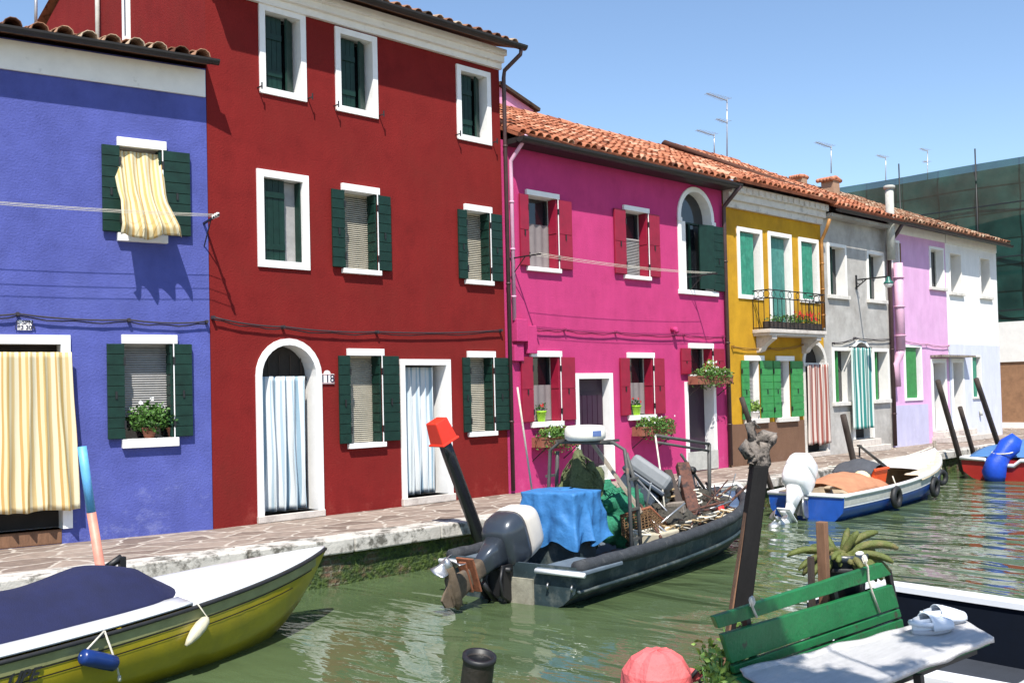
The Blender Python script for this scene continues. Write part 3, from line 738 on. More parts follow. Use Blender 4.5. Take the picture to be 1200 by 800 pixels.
# ground floor
plants = []
for li, sb, op, lf in (((612.2,410.8),(657.5,499),(622,655),(609,671.5)),
                       ((728.3,412.8),(765,491),(735.6,764),(725,776.3))):
    w,a0,a1,b0,b1 = std_window(h, li, sb, op, lf, None, shm=crimson, lz=.10, sillh=.09, pitch=1.2, pane=glass_dark, sash=False)
    plants.append((a0,a1,b0,b1))
    c = h.mb(); c.grid(lambda u,v: (a0+.02+(a1-a0-.04)*u, .17+.012*math.sin(u*25), b0+.02+(b1-b0)*.55*v), 30, 4); c.build('half_curtain', net_curtain, w)
w,a0,a1,b0,b1 = std_window(h, (801.4,401.8),(836,441), (807,833), (796,846.5), None, shm=crimson, lz=.10, sillh=.04, pitch=1.2, pane=glass_dark, sash=False)
plants.append((a0,a1,b0,b1))
x0,zt = h.P(672.4,437.2); x1 = h.P(718.4,500)[0]; f=.10
pd = opening(h, x0+f, x1-f, .05, zt-f, sw=(f,f,f,0), depth=.16, name='door', pane_mat=door_purple)
b = h.mb(); b.box(x0+f+.08, x1-f-.02, .135, .155, .3, zt-f-.25)
for i in range(5): b.box(x0+f+.10+(x1-x0-2*f-.14)*i/5, x0+f+.10+(x1-x0-2*f-.14)*(i+1)/5-.02, .12, .135, .34, zt-f-.3)
b.build('door_panel', door_purple, pd)
x0 = h.P(803.3,500)[0]; x1 = h.P(839.0,500)[0]; f=.09; zt = plants[2][2]-.12
pd2 = opening(h, x0+f, x1-f, .05, zt-.02, sw=(f,f,.0,0), depth=.22, name='door', pane_mat=door_purple, label='narrow door under the flower box')
b = h.mb(); b.box(x0+.01, x1-.01, -.05, -.032, .02, .40); b.build('flood_board', pipe_grey, pd2, bevel=.004)
stucco_pink = stucco('magenta_stucco', (.50,.046,.172), stain=(.42,.038,.15), st=(.48,.8), var=.13, bloom=(.55,.10,.24))
walls(h, stucco_pink, 8.2, 5.95, 8.0, x0=11.905, x1=18.375)
roof(h, 11.97, 18.42, -.36, 6.02, 4.35, 8.16, back=(8.6,6.0), seed=11, gutter_z=-.10, gend=(0,.05), m=terracotta, rgs=True, gr=.10)
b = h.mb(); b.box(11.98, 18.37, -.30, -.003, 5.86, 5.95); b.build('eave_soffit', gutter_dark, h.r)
pipe(h, [(12.12,-.40,5.98),(12.10,-.30,5.85),(12.06,-.07,5.6),(12.06,-.065,5.3),(12.06,-.065,2.9)], .035, pipe_pink)
pipe(h, [(18.40,-.46,5.90),(18.36,-.30,5.72),(18.33,-.08,5.5),(18.33,-.075,5.2),(18.33,-.075,.05)], .045, pipe_brown)
p0 = h.P(599,374); p1 = h.P(611,406); 
b = h.mb(); b.box(p0[0], p0[0]+.26, -.14, -.005, p1[1]+.08, p0[1]); b.box(p0[0]+.30, p0[0]+.52, -.1, -.005, p1[1]-.12, p0[1]-.1); b.box(p0[0]-.02, p0[0]+.2, -.09, -.005, p1[1]-.25, p1[1]+.02)
b.build('meter_box', stucco_pink, h.r, bevel=.01)
p0 = h.P(787,386); b = h.mb(); b.tube([(p0[0],-.005,p0[1]),(p0[0],-.10,p0[1]),(p0[0]+.0,-.13,p0[1]-.07)], .05, 10); b.build('vent', stucco_pink, h.r)

# ================= yellow house =================
yel = House('ochre_house', 'ochre yellow narrow house with a wrought iron balcony and bright green shutters', 18.38, 22.50)
h = yel; f=.09
x0,x1,z0,z1 = rect(h, (862.6,265.2),(894.2,351.8))
w = opening(h, x0+f, x1-f, z0+f, z1-f, sw=(f,f,f,f), depth=.24, frame_mat=white_plaster)
b = h.mb(); a0,a1 = x0+f, x0+f+(x1-x0-2*f)*.74
for i in range(4): b.box(a0+(a1-a0)*i/4, a0+(a1-a0)*(i+1)/4-.006, .02, .05, z0+f+.01, z1-f-.02)
b.build('shutter', sea_green, w)
x0,x1,z0,z1 = rect(h, (898.9,270.7),(929.4,380))
z0 = h.P(930,383)[1]+.05
bw = opening(h, x0+f, x1-f, z0, z1-f, sw=(f,f,f,0), depth=.26, frame_mat=white_plaster, name='balcony_door', pane_mat=interior)
b = h.mb(); a0,a1 = x0+f, x1-f-.05
for i in range(6): b.box(a0+(a1-a0)*i/6, a0+(a1-a0)*(i+1)/6-.005, .10, .13, z0+.01, z1-f-.02)
b.build('shutter', teal_wood, bw)
x0,x1,z0,z1 = rect(h, (934.9,277.6),(960.2,356))
w = opening(h, x0+f, x1-f, z0+f, z1-f, sw=(f,f,f,f), depth=.24, frame_mat=white_plaster)
b = h.mb(); a0,a1 = x0+f, x0+f+(x1-x0-2*f)*.8
for i in range(4): b.box(a0+(a1-a0)*i/4, a0+(a1-a0)*(i+1)/4-.006, .02, .05, z0+f+.01, z1-f-.02)
b.build('shutter', sea_green, w)
# balcony
bx0,zt_ = h.P(903,334,-.38); bx1 = h.P(964,360,-.38)[0]; zb = h.P(930,384,-.38)[1]
bx0 = h.P(900,350,-.40)[0]
b = h.mb(); b.box(bx0-.03, bx1+.03, -.46, -.003, zb-.13, zb-.05); b.box(bx0, bx1, -.42, -.003, zb-.19, zb-.13)
bal = b.build('balcony', stone_step, h.r, bevel=.01)
for xx in (bx0+.12, bx1-.34):
    c = h.mb(); poly=[(-.003,zb-.19),(-.40,zb-.19),(-.40,zb-.26),(-.30,zb-.32),(-.16,zb-.42),(-.10,zb-.52),(-.003,zb-.55)]
    k=len(poly); vs=[(xx,y,z) for y,z in poly]+[(xx+.2,y,z) for y,z in poly]
    c.add(vs,[tuple(range(k)),tuple(range(2*k-1,k-1,-1))]+[(j,k+j,k+(j+1)%k,(j+1)%k) for j in range(k)]); c.build('corbel', stone_step, bal)
c = h.mb(); zt_ = zb+.80; r_ = .009
def balseg(a, d, n):
    a = Vector(a); d = Vector(d)
    for zz in (zb-.02, zb+.62, zt_): c.bar(a+Vector((0,0,zz)), d+Vector((0,0,zz)), .022)
    for i in range(n+1):
        p = a.lerp(d, i/n); c.bar(p+Vector((0,0,zb-.05)), p+Vector((0,0,zb+.62)), .012)
        if i < n:
            q = a.lerp(d, (i+.5)/n); dd = (d-a).normalized()
            if n > 4 and i % 2 == 0 or n <= 4:
                ce = q+(d-a)/n*.5*(1 if n > 4 else 0)+Vector((0,0,zb+.71)); R_=.075
                c.tube([ce+dd*math.cos(t*PI/5)*R_+Vector((0,0,math.sin(t*PI/5)*R_)) for t in range(11)], .007, 5)
balseg((bx0,-.43,0),(bx1,-.43,0),14); balseg((bx0,-.43,0),(bx0,-.02,0),3); balseg((bx1,-.43,0),(bx1,-.02,0),3)
c.build('railing', iron_black, bal)
# ground windows with bright green leaves
def yw(lint, rb, op, leaves_, jl=None):
    x_, zt = h.P(*lint); zb_ = h.P(*rb)[1]; ym = (lint[1]+rb[1])/2
    x0 = h.P(op[0],ym)[0]; x1 = h.P(op[1],ym)[0]; z1 = zt-.12; z0 = zb_+.1
    w = opening(h, x0, x1, z0, z1, sw=(0,0,0,0), depth=.2, proud=.004, sill=(.2,.25,.1,.09), lintel=(.12,.2,.11,.04))
    for a,c_ in leaves_: leaf(h, w, h.P(a,ym)[0], h.P(c_,ym)[0], z0+.0, z1+.0, mid_green, -.03, pitch=.165)
    blind(h, w, x0+.01, x1-.01, z0+.35, z1, .15, blind_grey)
    return w, x0, x1, z0, z1
wy = yw((868,415.8),(904,494.5),(876.3,889.5),((867.5,875.8),(889.8,903.2)))
yw((907.4,416.4),(940,492.5),(912.8,925),((904.6,912.4),(925.3,938.8)))
# arched door
x0 = h.P(941.2,470)[0]; x1 = h.P(969.3,470)[0]; zt = h.P(955,398.7)[1]; f=.1
yd = opening(h, x0+f, x1-f, .12, zt-f, arch=True, sw=(f,f,f,0), depth=.2, frame_mat=stone, name='arched_door', pane_mat=interior)
ydx = (x0+f, x1-f, zt-f)
b = h.mb(); b.box(x0, x1, -.05, .16, .004, .12); b.build('threshold', stone_step, yd, bevel=.01)
b = h.mb(); zz = zt-f-(x1-x0-2*f)/2; b.box(x0-.02,x1+.02,-.06,-.028,zz-.06,zz+.02); b.build('impost', stone, yd)
stucco_yel = stucco('ochre_stucco', (.50,.27,.018), stain=(.35,.185,.022), st=(.48,.72), ss=.8, var=.14)
walls(h, stucco_yel, 8.0, 5.58, 7.6, x0=18.385, x1=22.495)
xpl = h.P(941,520)[0]; zpl = h.P(870,495.5)[1]-.02
b = h.mb(); b.box(18.41, x0-.01, -.022, -.003, -.02, zpl); b.build('brown_plinth', stucco('brown_base_render', (.17,.095,.06), var=.12), h.r)
soffit(h, 18.42, 22.50, 5.53, 5.98, .24, stone, steps=3, dentil=(17,.12,.26,.26))
roof(h, 18.42, 22.50, -.46, 6.05, 4.5, 8.2, back=(8.6,6.0), seed=21, gut=False, m=terracotta)
pipe(h, [(22.36,-.33,5.62),(22.40,-.22,5.40),(22.44,-.06,5.15),(22.44,-.055,4.9),(22.44,-.055,3.05)], .04, copper_pipe)

# ================= grey house =================
gre = House('grey_house', 'unpainted grey plaster house with a teal striped awning curtain over its door', 22.50, 25.98)
h = gre; f=.08
for lt, rb in (((968.5,283.9),(992.5,351)), ((1014.6,293.3),(1036.6,356))):
    x0,x1,z0,z1 = rect(h, lt, rb)
    w = opening(h, x0+f, x1-f, z0+f, z1-f, sw=(f,f,f,0), depth=.24, frame_mat=white_plaster, sill=(.12,.14,.09,.08))
    b = h.mb(); b.box(x0+f+.01, x0+f+.2, .10, .13, z0+f, z1-f-.01); b.build('shutter', wood_brown, w)
    b = h.mb(); b.box(x0+f+.2, x0+f+.26, .05, .17, z0+f, z1-f-.01); b.build('shutter', dark_green, w)
for lt, rb, in (((974.5,406.7),(999.5,474)), ((1021.5,408),(1042.5,471))):
    x0,x1,z0,z1 = rect(h, lt, rb)
    w = opening(h, x0+f, x1-f, z0+f, z1-f, sw=(f,f,f,0), depth=.24, frame_mat=white_plaster, sill=(.12,.06,.09,.08))
    b = h.mb(); b.box(x0+f+.01, x0+f+.24, .10, .13, z0+f, z1-f-.01); b.build('shutter', wood_brown, w)
    b = h.mb(); b.box(x0+f+.24, x0+f+.30, .05, .17, z0+f, z1-f-.01); b.build('shutter', mid_green, w)
x0 = h.P(1000.5,470)[0]; x1 = h.P(1020.5,470)[0]; zt = h.P(1009,397.5)[1]
gd = opening(h, x0, x1, .32, zt-.08, arch=True, sw=(.1,.1,.08,0), depth=.22, frame_mat=white_plaster, name='arched_door', pane_mat=interior)
gdx = (x0, x1, zt)
b = h.mb(); b.box(x0-.25, x1+.35, -.34, -.003, .004, .15); b.box(x0-.12, x1+.16, -.18, -.003, .15, .30); b.build('door_steps', stone_step, gd, bevel=.01)
stucco_grey = stucco('bare_grey_plaster', (.46,.44,.41), stain=(.30,.28,.255), st=(.42,.66), ss=1.0, var=.16, bump=.5)
walls(h, stucco_grey, 8.0, 5.78, 7.8, x0=22.505, x1=25.975)
b = h.mb(); b.box(22.56, 25.9, -.28, -.003, 5.72, 5.80); b.build('eave_soffit', stucco_grey, h.r)
roof(h, 22.54, 26.1, -.42, 5.97, 4.6, 8.36, back=(8.6,6.0), seed=31, gutter_z=-.12, m=terracotta)
b = h.mb(); b.tube([(22.54,-.4,6.06),(22.54,4.6,8.42)], .07, 8); b.build('verge_tiles', terracotta, h.r)
pipe(h, [(25.95,-.46,5.85),(25.95,-.30,5.62),(25.93,-.08,5.35),(25.93,-.075,5.1),(25.93,-.075,.05)], .05, pipe_brown)

# ================= lilac and white houses =================
lil = House('lilac_house', 'pale lilac pink house with thick pink flue pipe beside the grey house', 25.98, 29.62)
h = lil; f=.07
x0,x1,z0,z1 = rect(h, (1088,288),(1106.5,341))
w = opening(h, x0+f, x1-f, z0+f, z1-f, sw=(f,f,f,0), depth=.22, sill=(.12,.16,.08,.08)); muntin(h, w, x0+f, x1-f, z0+f, z1-f, .21, pipe_grey, .5)
x0,x1,z0,z1 = rect(h, (1041,280),(1054.5,335))
w = opening(h, x0+f+.1, x1-f, z0+f, z1-f, sw=(f,f,f,0), depth=.22, sill=(.05,.10,.08,.08))
b=h.mb(); b.box(x1-.02, x1+.05, -.04, -.01, z0+f, z1-f); b.build('shutter', wood_brown, w)
x0,x1,z0,z1 = rect(h, (1058.3,403.5),(1081,468.5))
w = opening(h, x0+f, x1-f, z0+f, z1-f, sw=(f,f,f,f), depth=.22)
b=h.mb(); b.box(x0+f+.01, x1-f-.18, .03, .06, z0+f, z1-f-.01); b.build('shutter', mid_green, w)
x0,x1,z0,z1 = rect(h, (1090.5,420),(1110.5,498))
w = opening(h, x0+.1, x1-.1, .32, z1-.12, sw=(.1,.1,.12,0), depth=.3, name='door', pane_mat=interior)
b=h.mb(); b.box(x0+.12, x0+.38, .2, .24, .32, z1-.14); b.build('door_leaf', wood_brown, w)
b=h.mb(); b.box(x0-.1, x1+.0, -.6, -.003, .004, .16); b.box(x0-.02, x1+.0, -.32, -.003, .16, .31); b.build('door_steps', stone_step, w, bevel=.01)
stucco_lil = stucco('lilac_stucco', (.66,.38,.60), stain=(.62,.40,.58), st=(.5,.8), var=.07)
walls(h, stucco_lil, 8.0, 5.78, 7.8, x0=25.985, x1=29.615)
b=h.mb(); b.box(26.0, 29.6, -.03, -.003, 5.70, 5.95); b.build('white_band', white_plaster, h.r)
zp = h.P(1070,474)[1]; stucco_lav = stucco('lavender_base_render', (.50,.48,.64), var=.07)
xs0 = h.P(1090,500)[0]
b=h.mb(); b.box(26.05, xs0-.12, -.018, -.003, -.02, zp); b.build('lavender_plinth', stucco_lav, h.r)
roof(h, 26.12, 29.66, -.42, 5.97, 4.4, 8.05, back=(8.6,6.0), seed=41, gutter_z=-.1, m=terracotta_old)
pt0 = h.P(1049,268,-.2); pt1 = h.P(1050.5,418,-.2)
pipe(h, [(pt0[0]+.1,-.2,pt0[1]-.9),(pt0[0]+.1,-.2,2.55)], .12, pipe_pink, name='flue_pipe', clips=3, n=14)
b=h.mb(); b.tube([(pt0[0]+.1,-.2,2.56),(pt0[0]+.1,-.15,2.4),(pt0[0]-.05,-.1,2.2),(pt0[0]+.02,-.1,1.6)], .11, 12); b.build('flue_elbow', pipe_pink, h.r)
vp = h.P(1046,210,-.35)
b=h.mb(); b.tube([(vp[0],-.25,pt0[1]-.85),(vp[0],-.25,vp[1]-.25)], .105, 14); b.lathe([(.105,0),(.15,.02),(.15,.08),(.11,.10)], (vp[0],-.25,vp[1]-.25), 14); b.build('chimney_flue', pipe_grey, h.r)

whi = House('white_house', 'white house with lavender ground floor at the far end of the row', 29.62, 33.45)
h = whi; f=.04
for lt, rb in (((1111.3,295),(1127,348)), ((1147,301),(1160.5,352))):
    x0,x1,z0,z1 = rect(h, lt, rb)
    w = opening(h, x0+f, x1-f, z0+.1, z1-f, sw=(f,f,f,0), depth=.3, frame_mat=white_plaster, sill=(.1,.15,.08,.08))
x0,x1,z0,z1 = rect(h, (1113.8,420),(1131,498))
w = opening(h, x0+.1, x1-.1, .32, z1-.12, sw=(.08,.1,.12,0), depth=.3, name='door', pane_mat=interior)
b=h.mb(); b.box(x0+.1, x0+.42, .2, .22, .5, z1-.3); b.build('lace_panel', rope_tan, w)
b=h.mb(); b.box(x0-.02, x1+.55, -.6, -.003, .004, .16); b.box(x0, x1+.1, -.32, -.003, .16, .31); b.build('door_steps', stone_step, w, bevel=.01)
b=h.mb(); zc = h.P(1111,418)[1]; b.box(h.P(1090,418)[0], x1+.1, -.34, -.003, zc-.02, zc+.04); b.build('door_canopy', wood_grey, w)
x0,x1,z0,z1 = rect(h, (1137.6,416.4),(1150.3,466))
w = opening(h, x0+f, x1-f, z0+f, z1-f, sw=(f,f,f,f), depth=.25, sill=(.06,.06,.06,.06))
b=h.mb(); b.box(x0+f+.01, x1-f-.2, .03, .06, z0+f, z1-f-.01); b.build('shutter', sea_green, w)
stucco_white = stucco('white_stucco', (.80,.79,.78), stain=(.70,.69,.70), st=(.55,.8), var=.04)
walls(h, stucco_white, 8.0, 5.78, 7.8, x0=29.625, x1=33.445)
b=h.mb(); b.box(29.64, 33.43, -.03, -.003, 5.70, 5.95); b.build('eave_band', white_plaster, h.r)
zp = h.P(1140,404)[1]
stucco_lav2 = stucco('pale_lavender_render', (.60,.62,.76), var=.05)
mm = h.mb()
# the lavender ground floor is a thin coat around the openings
hol = [q for q in h.holes if max(z for _, z in q) < 2.9]
def coat(h, x0, x1, z1, holes, m, name, y=-.016):
    polys = [[Vector((x0,-.0,0)),Vector((x1,-.0,0)),Vector((x1,z1,0)),Vector((x0,z1,0))]]
    for q in holes:
        xa=min(x for x,_ in q)-.001; xb=max(x for x,_ in q)+.001; za=max(.0,min(z for _,z in q)-.001); zb=max(z for _,z in q)+.001
        polys.append([Vector((xa,za,0)),Vector((xa,zb,0)),Vector((xb,zb,0)),Vector((xb,za,0))])
    flat=[p for q in polys for p in q]; tri=tessellate_polygon(polys); b=h.mb()
    b.add([(p.x,y,p.y) for p in flat],[tuple(t) for t in tri])
    b.add([(x0,y,z1),(x1,y,z1),(x1,-.002,z1),(x0,-.002,z1)],[(0,1,2,3)])
    return b.build(name, m, h.r, fix=False)
coat(h, 29.64, 33.43, zp, hol, stucco_lav2, 'lavender_ground_floor')
for px, py in ((1147,482),):
    p0 = h.P(px, py); b=h.mb(); b.tube([(p0[0],-.017,p0[1]),(p0[0],-.05,p0[1]),(p0[0],-.07,p0[1]-.12)], .05, 8); b.build('vent', pipe_grey, h.r)
roof(h, 29.66, 33.55, -.42, 5.97, 4.4, 8.05, back=(8.6,6.0), seed=51, gutter_z=-.1, m=terracotta_old)

# ================= behind the row =================
bp_ = MB(); gp = W(592,103,9); ge = W(625,129,9)
gx = gp.x-.3
bh = root('pink_attic', 'pale pink attic gable rising behind the pink roof', 'house', (gx-1, 11, 0))
bp_.add([(gx-3.6,9,0),(ge.x,9,0),(ge.x,9,ge.z),(gx,9,gp.z),(gx-3.6,9,ge.z-.8)]+[(gx-3.6,13,0),(ge.x,13,0),(ge.x,13,ge.z),(gx,13,gp.z),(gx-3.6,13,ge.z-.8)], [(0,1,2,3,4),(9,8,7,6,5),(1,6,7,2)])
bp_.build('wall', stucco('pale_pink_stucco', (.66,.30,.46)), bh)
bp_ = MB(); bp_.bar((gx-.02,11,gp.z+.06),(ge.x+.15,11,ge.z+.0),4.3,.1,up=(0,0,1)); bp_.bar((gx+.02,11,gp.z+.06),(gx-3.8,11,ge.z-.7),4.3,.1); bp_.build('roof', terracotta_old, bh)
# netted scaffold building closing the view
nx = 40.0
t1 = XP(985,215,nx); t2 = XP(1187,185,nx)
nb = root('netted_building', 'long building wrapped in dark green scaffold netting beyond the row', 'building', (nx+4, 4, 0))
b=MB(); b.box(nx+1.0, nx+9, -14, 26, 0, t2.z-.08); b.build('wall', material('old_brown_brick', (.26,.22,.18), .9, .3, 2, .4, 20), nb)  # plain brown brick wall behind the netting
def net_mat():
    m, nt, bs = nodes('green_scaffold_netting'); N = nt.nodes
    geo = N.new('ShaderNodeNewGeometry'); n1 = N.new('ShaderNodeTexNoise'); n1.inputs['Scale'].default_value=.8; n1.inputs['Detail'].default_value=6
    L(nt, geo.outputs['Position'], n1.inputs['Vector']); cr=N.new('ShaderNodeValToRGB'); cr.color_ramp.elements[0].color=(.006,.032,.028,1); cr.color_ramp.elements[1].color=(.020,.080,.066,1)
    cr.color_ramp.elements[0].position=.35; cr.color_ramp.elements[1].position=.65
    L(nt,n1.outputs[0],cr.inputs[0]); sp=N.new('ShaderNodeSeparateXYZ'); L(nt,geo.outputs['Position'],sp.inputs[0]); cb=N.new('ShaderNodeCombineXYZ'); L(nt,sp.outputs[1],cb.inputs[0]); L(nt,sp.outputs[2],cb.inputs[1])
    bk=N.new('ShaderNodeTexBrick'); bk.offset=0; bk.inputs['Scale'].default_value=1; bk.inputs['Brick Width'].default_value=1.5; bk.inputs['Row Height'].default_value=1.0; bk.inputs['Mortar Size'].default_value=.03; bk.inputs['Color1'].default_value=(1,1,1,1); bk.inputs['Color2'].default_value=(.6,.6,.6,1); bk.inputs['Mortar'].default_value=(.25,.25,.25,1)
    L(nt,cb.outputs[0],bk.inputs['Vector']); mu=N.new('ShaderNodeMixRGB'); mu.blend_type='MULTIPLY'; mu.inputs[0].default_value=1; L(nt,cr.outputs[0],mu.inputs[1]); L(nt,bk.outputs[0],mu.inputs[2])
    L(nt,mu.outputs[0],bs.inputs['Base Color']); bs.inputs['Roughness'].default_value=1; bs.inputs['Specular IOR Level'].default_value=.05
    tr=N.new('ShaderNodeBsdfTransparent'); ms=N.new('ShaderNodeMixShader'); ms.inputs[0].default_value=.82
    L(nt,tr.outputs[0],ms.inputs[1]); L(nt,bs.outputs[0],ms.inputs[2]); L(nt,ms.outputs[0],N['Material Output'].inputs['Surface'])
    return m
b=MB()
b.grid(lambda u,v: (nx+.12*math.sin(v*40)*(.3+math.sin(u*9)**2)-.05*math.sin(u*30), -13+38*v, 3.0+(t2.z-3.0)*u), 20, 160)
b.build('netting', net_mat(), nb)
for k in range(3):
    z = 4.3+2.0*k
    b=MB(); b.bar((nx-.12,-13,z),(nx-.12,25,z),.045); b.build('scaffold_tube', iron_black, nb)
for k in range(10):
    y = -6+3.0*k
    b=MB(); b.tube([(nx-.15,y,3),(nx-.15,y,t2.z+random.uniform(.25,.7))],.028,6); b.build('scaffold_pole', iron_black, nb)
# low wall and brown shutter at the very edge of the view
z1 = XP(1180,377,38).z; z2=XP(1180,424,38).z
b=MB(); b.box(38.0,38.3,-8,8,z2,z1); b.box(38.0,38.3,-8,8,0,.2); b.box(38.0,38.3,-8,-7,0.2,z2)
tag(b.build('white_wall', white_plaster), 'white plaster wall strip below the dark netting at the far right', 'wall')
b=MB(); b.box(38.05,38.25,-6.99,7.99,.2,z2-.003); tag(b.build('brown_wall', material('brown_brick_wall', (.28,.15,.08), .9,.2,5,.4,20)), 'tan brown brick wall panel under the white wall at far right', 'wall')

# ================= things on and in front of the houses =================
yel_stripe = stripes('yellow_stripe_cloth', [(.76,.68,.44),(.66,.47,.19),(.77,.70,.48),(.68,.52,.26),(.78,.72,.52),(.62,.40,.15)], .24, widths=[.2,.18,.14,.16,.2,.12])
white_stripe = stripes('white_blue_stripe_cloth', [(.66,.71,.73),(.30,.43,.52),(.70,.73,.74),(.42,.54,.62)], .22, widths=[.45,.18,.25,.12], trans=.15)
red_stripe = stripes('red_white_stripe_cloth', [(.62,.52,.46),(.30,.10,.08)], .15, widths=[.5,.5], trans=.12)
teal_stripe = stripes('teal_white_stripe_cloth', [(.60,.68,.62),(.04,.22,.20)], .155, widths=[.42,.58], trans=.12)
cloth_white = material('white_towel', (.74,.72,.72), .95, .06, 6, .6, 90)

tag(cloth('door_curtain', red, ad[0]+.02, ad[1]-.10, .13, ad[2]-(ad[1]-ad[0])/2-.0, .20, white_stripe, 4.5, .09, seed=3), 'pale blue and white curtain hanging in the arched door of the red house', 'curtain')
tag(cloth('door_curtain', red, sdx[0]+.02, sdx[1]-.10, .15, sdx[2]-.03, .26, white_stripe, 4.5, .085, seed=8), 'white striped curtain hanging in the square door of the red house', 'curtain')
tag(cloth('door_curtain', blue, bdx[0]-.03, bdx[1]+.10, .42, bdx[2]-.10, -.03, yel_stripe, 6, .07, seed=13, flare=.12, hem=.03, swing=.08), 'long yellow and cream striped curtain over the door of the blue house', 'curtain')
tag(cloth('door_curtain', yel, ydx[0]-.02, ydx[1]+.06, .30, ydx[2]-(ydx[1]-ydx[0])/2-.02, -.05, red_stripe, 3.5, .035, seed=23, flare=.1, hem=.06), 'red and white striped curtain in the arched door of the ochre house', 'curtain')
p0 = gre.P(997,407,-.14); p1 = gre.P(1023.5,501,-.14)
gc = tag(cloth('door_curtain', gre, p0[0], p1[0], p1[1], p0[1], -.10, teal_stripe, 3.5, .04, seed=33, hem=.01), 'teal and white striped curtain hanging outside the grey house', 'curtain')
b = gre.mb(); b.bar((p0[0]-.06,-.13,p0[1]+.01),(p1[0]+.06,-.13,p0[1]+.01),.025); b.build('curtain_rod', iron_black, gc)
# striped cloth hanging out of the blue house's upper window
a0,a1,b0,b1 = upw
b = blue.mb()
def lf_(u, v):
    t = v; wd = (a1-a0+.09)*(1-.08*t) if t < .6 else (a1-a0+.09)*(.95+.70*(t-.6))
    cx = (a0+a1)/2-.02 + .10*max(0, t-.5)
    ph = u*7*PI + 1.5*noise.noise(Vector((u*3, v*2, 2)))
    z = b1-.05 - (b1-b0+.02)*t - (.03*math.sin(u*5)*t**3) + .02*t**6*math.sin(u*11)
    y = .02 - .50*t**1.4 - .045*math.sin(ph)*(.35+t)
    if t > .9: y += .10*(t-.9)/.1
    return (cx+(u-.5)*wd + .02*math.cos(ph)*t, y, z)
b.grid(lf_, 60, 36, thick=.006)
lo = b.build('laundry_cloth', yel_stripe); at = lo.data.attributes.new('across','FLOAT','POINT'); at.data.foreach_set('value', [1.0*i/60 for k in range(2) for i in range(61) for j in range(37)])
tag(lo, 'yellow striped cloth draped out of the upper window of the blue house', 'cloth')
# clotheslines
def sag(a, b_, d, n=14):
    a = Vector(a); b_ = Vector(b_); return [a.lerp(b_, i/n)-Vector((0,0,4*d*(i/n)*(1-i/n))) for i in range(n+1)]
b = blue.mb()
e = blue.P(240,262); l1 = blue.P(12,243); l2 = blue.P(12,258)
b.bar((-.06,-.0,e[1]),(-.06,-.62,e[1]+.02),.025); b.bar((-.06,-.0,e[1]-.3),(-.06,-.30,e[1]),.012)
cl = root('clothesline', 'x', 'clothesline', blue.T @ Vector((-.06,0,e[1])))
b.build('bracket', iron_black, cl); b = blue.mb(); b.bar((-4.6,-.0,e[1]),(-4.6,-.62,e[1]),.025); b.build('bracket', iron_black, cl); tag(cl, 'clothesline with thin white cords running across the blue house', 'clothesline')
for yy in (-.58,-.50,-.40):
    b = blue.mb(); b.tube(sag((-.06,yy,e[1]+.03),(-4.6,yy,e[1]+.03),.05), .0035, 5); b.build('cord', rope_white, cl)
b = blue.mb()
for yy in (-.58,-.50,-.40): b.lathe([(.0,0),(.02,.0),(.02,.05),(0,.05)], (-.06,yy,e[1]-.0), 8)
b.build('pulley', white_paint, cl)
b = pink.mb(); e = pink.P(601,303,-.3); g_ = pink.P(812,325,-.4)
xa = pink.P(598,303)[0]; xb = pink.P(806,325)[0]; za = pink.P(598,303)[1]
cl = root('clothesline', 'x', 'clothesline', (xa,0,za))
for xx in (xa, xb):
    b = pink.mb(); b.bar((xx,-.003,za),(xx,-.72,za),.022); b.bar((xx,-.003,za-.32),(xx,-.36,za),.012); b.build('bracket', iron_black, cl)
tag(cl, 'clothesline with thin cords stretched below the upper windows of the pink house', 'clothesline')
for yy in (-.68,-.58,-.46):
    b = pink.mb(); b.tube(sag((xa,yy,za+.02),(xb,yy,za+.02),.05), .0035, 5); b.build('cord', rope_white, cl)
# wall cables
def cable(h, pxs, label, y=-.06, r=.011, m=cable_black, sagd=.03, extra=True):
    pts = []
    for i in range(len(pxs)-1):
        a = h.P(*pxs[i]); c = h.P(*pxs[i+1])
        sg = sag((a[0],y,a[1]),(c[0],y,c[1]),sagd,8); pts += sg if i == 0 else sg[1:]
    b = h.mb(); b.tube(pts, r, 6)
    o = b.build('wall_cable', m); tag(o, label, 'cable')
    if extra:
        b = h.mb()
        for px in pxs:
            a = h.P(*px); b.box(a[0]-.015,a[0]+.015, y-.015, -.003, a[1]-.02, a[1]+.02)
        b.build('cable_clip', m, o)
        b = h.mb(); b.tube([p+Vector((0,.015,-.03+.012*math.sin(i*1.7))) for i,p in enumerate(pts)], r*.8, 5); b.build('thin_wire', m, o)
    return o
cable(blue, [(-60,366),(20,368),(150,375),(241,377)], 'dark cable running across the middle of the blue house front')
cable(red, [(248,372),(330,383),(440,389),(585,387)], 'dark cable with sagging wire across the middle of the red house front')
cable(pink, [(612,382),(660,386),(720,389),(800,392),(846,394)], 'cable strung across the pink house between its floors', m=material('pink_cable',(.25,.02,.09)))
cable(yel, [(857,406),(900,408),(938,404)], 'thin cable across the ochre house above its ground floor windows', m=material('ochre_cable',(.25,.13,.02)))
cable(gre, [(975,402),(1000,396),(1043,397)], 'thin dark cable across the grey house above its ground floor')
cable(lil, [(1055,398),(1085,403),(1110,405)], 'pale cable across the lilac house', m=pipe_pink)
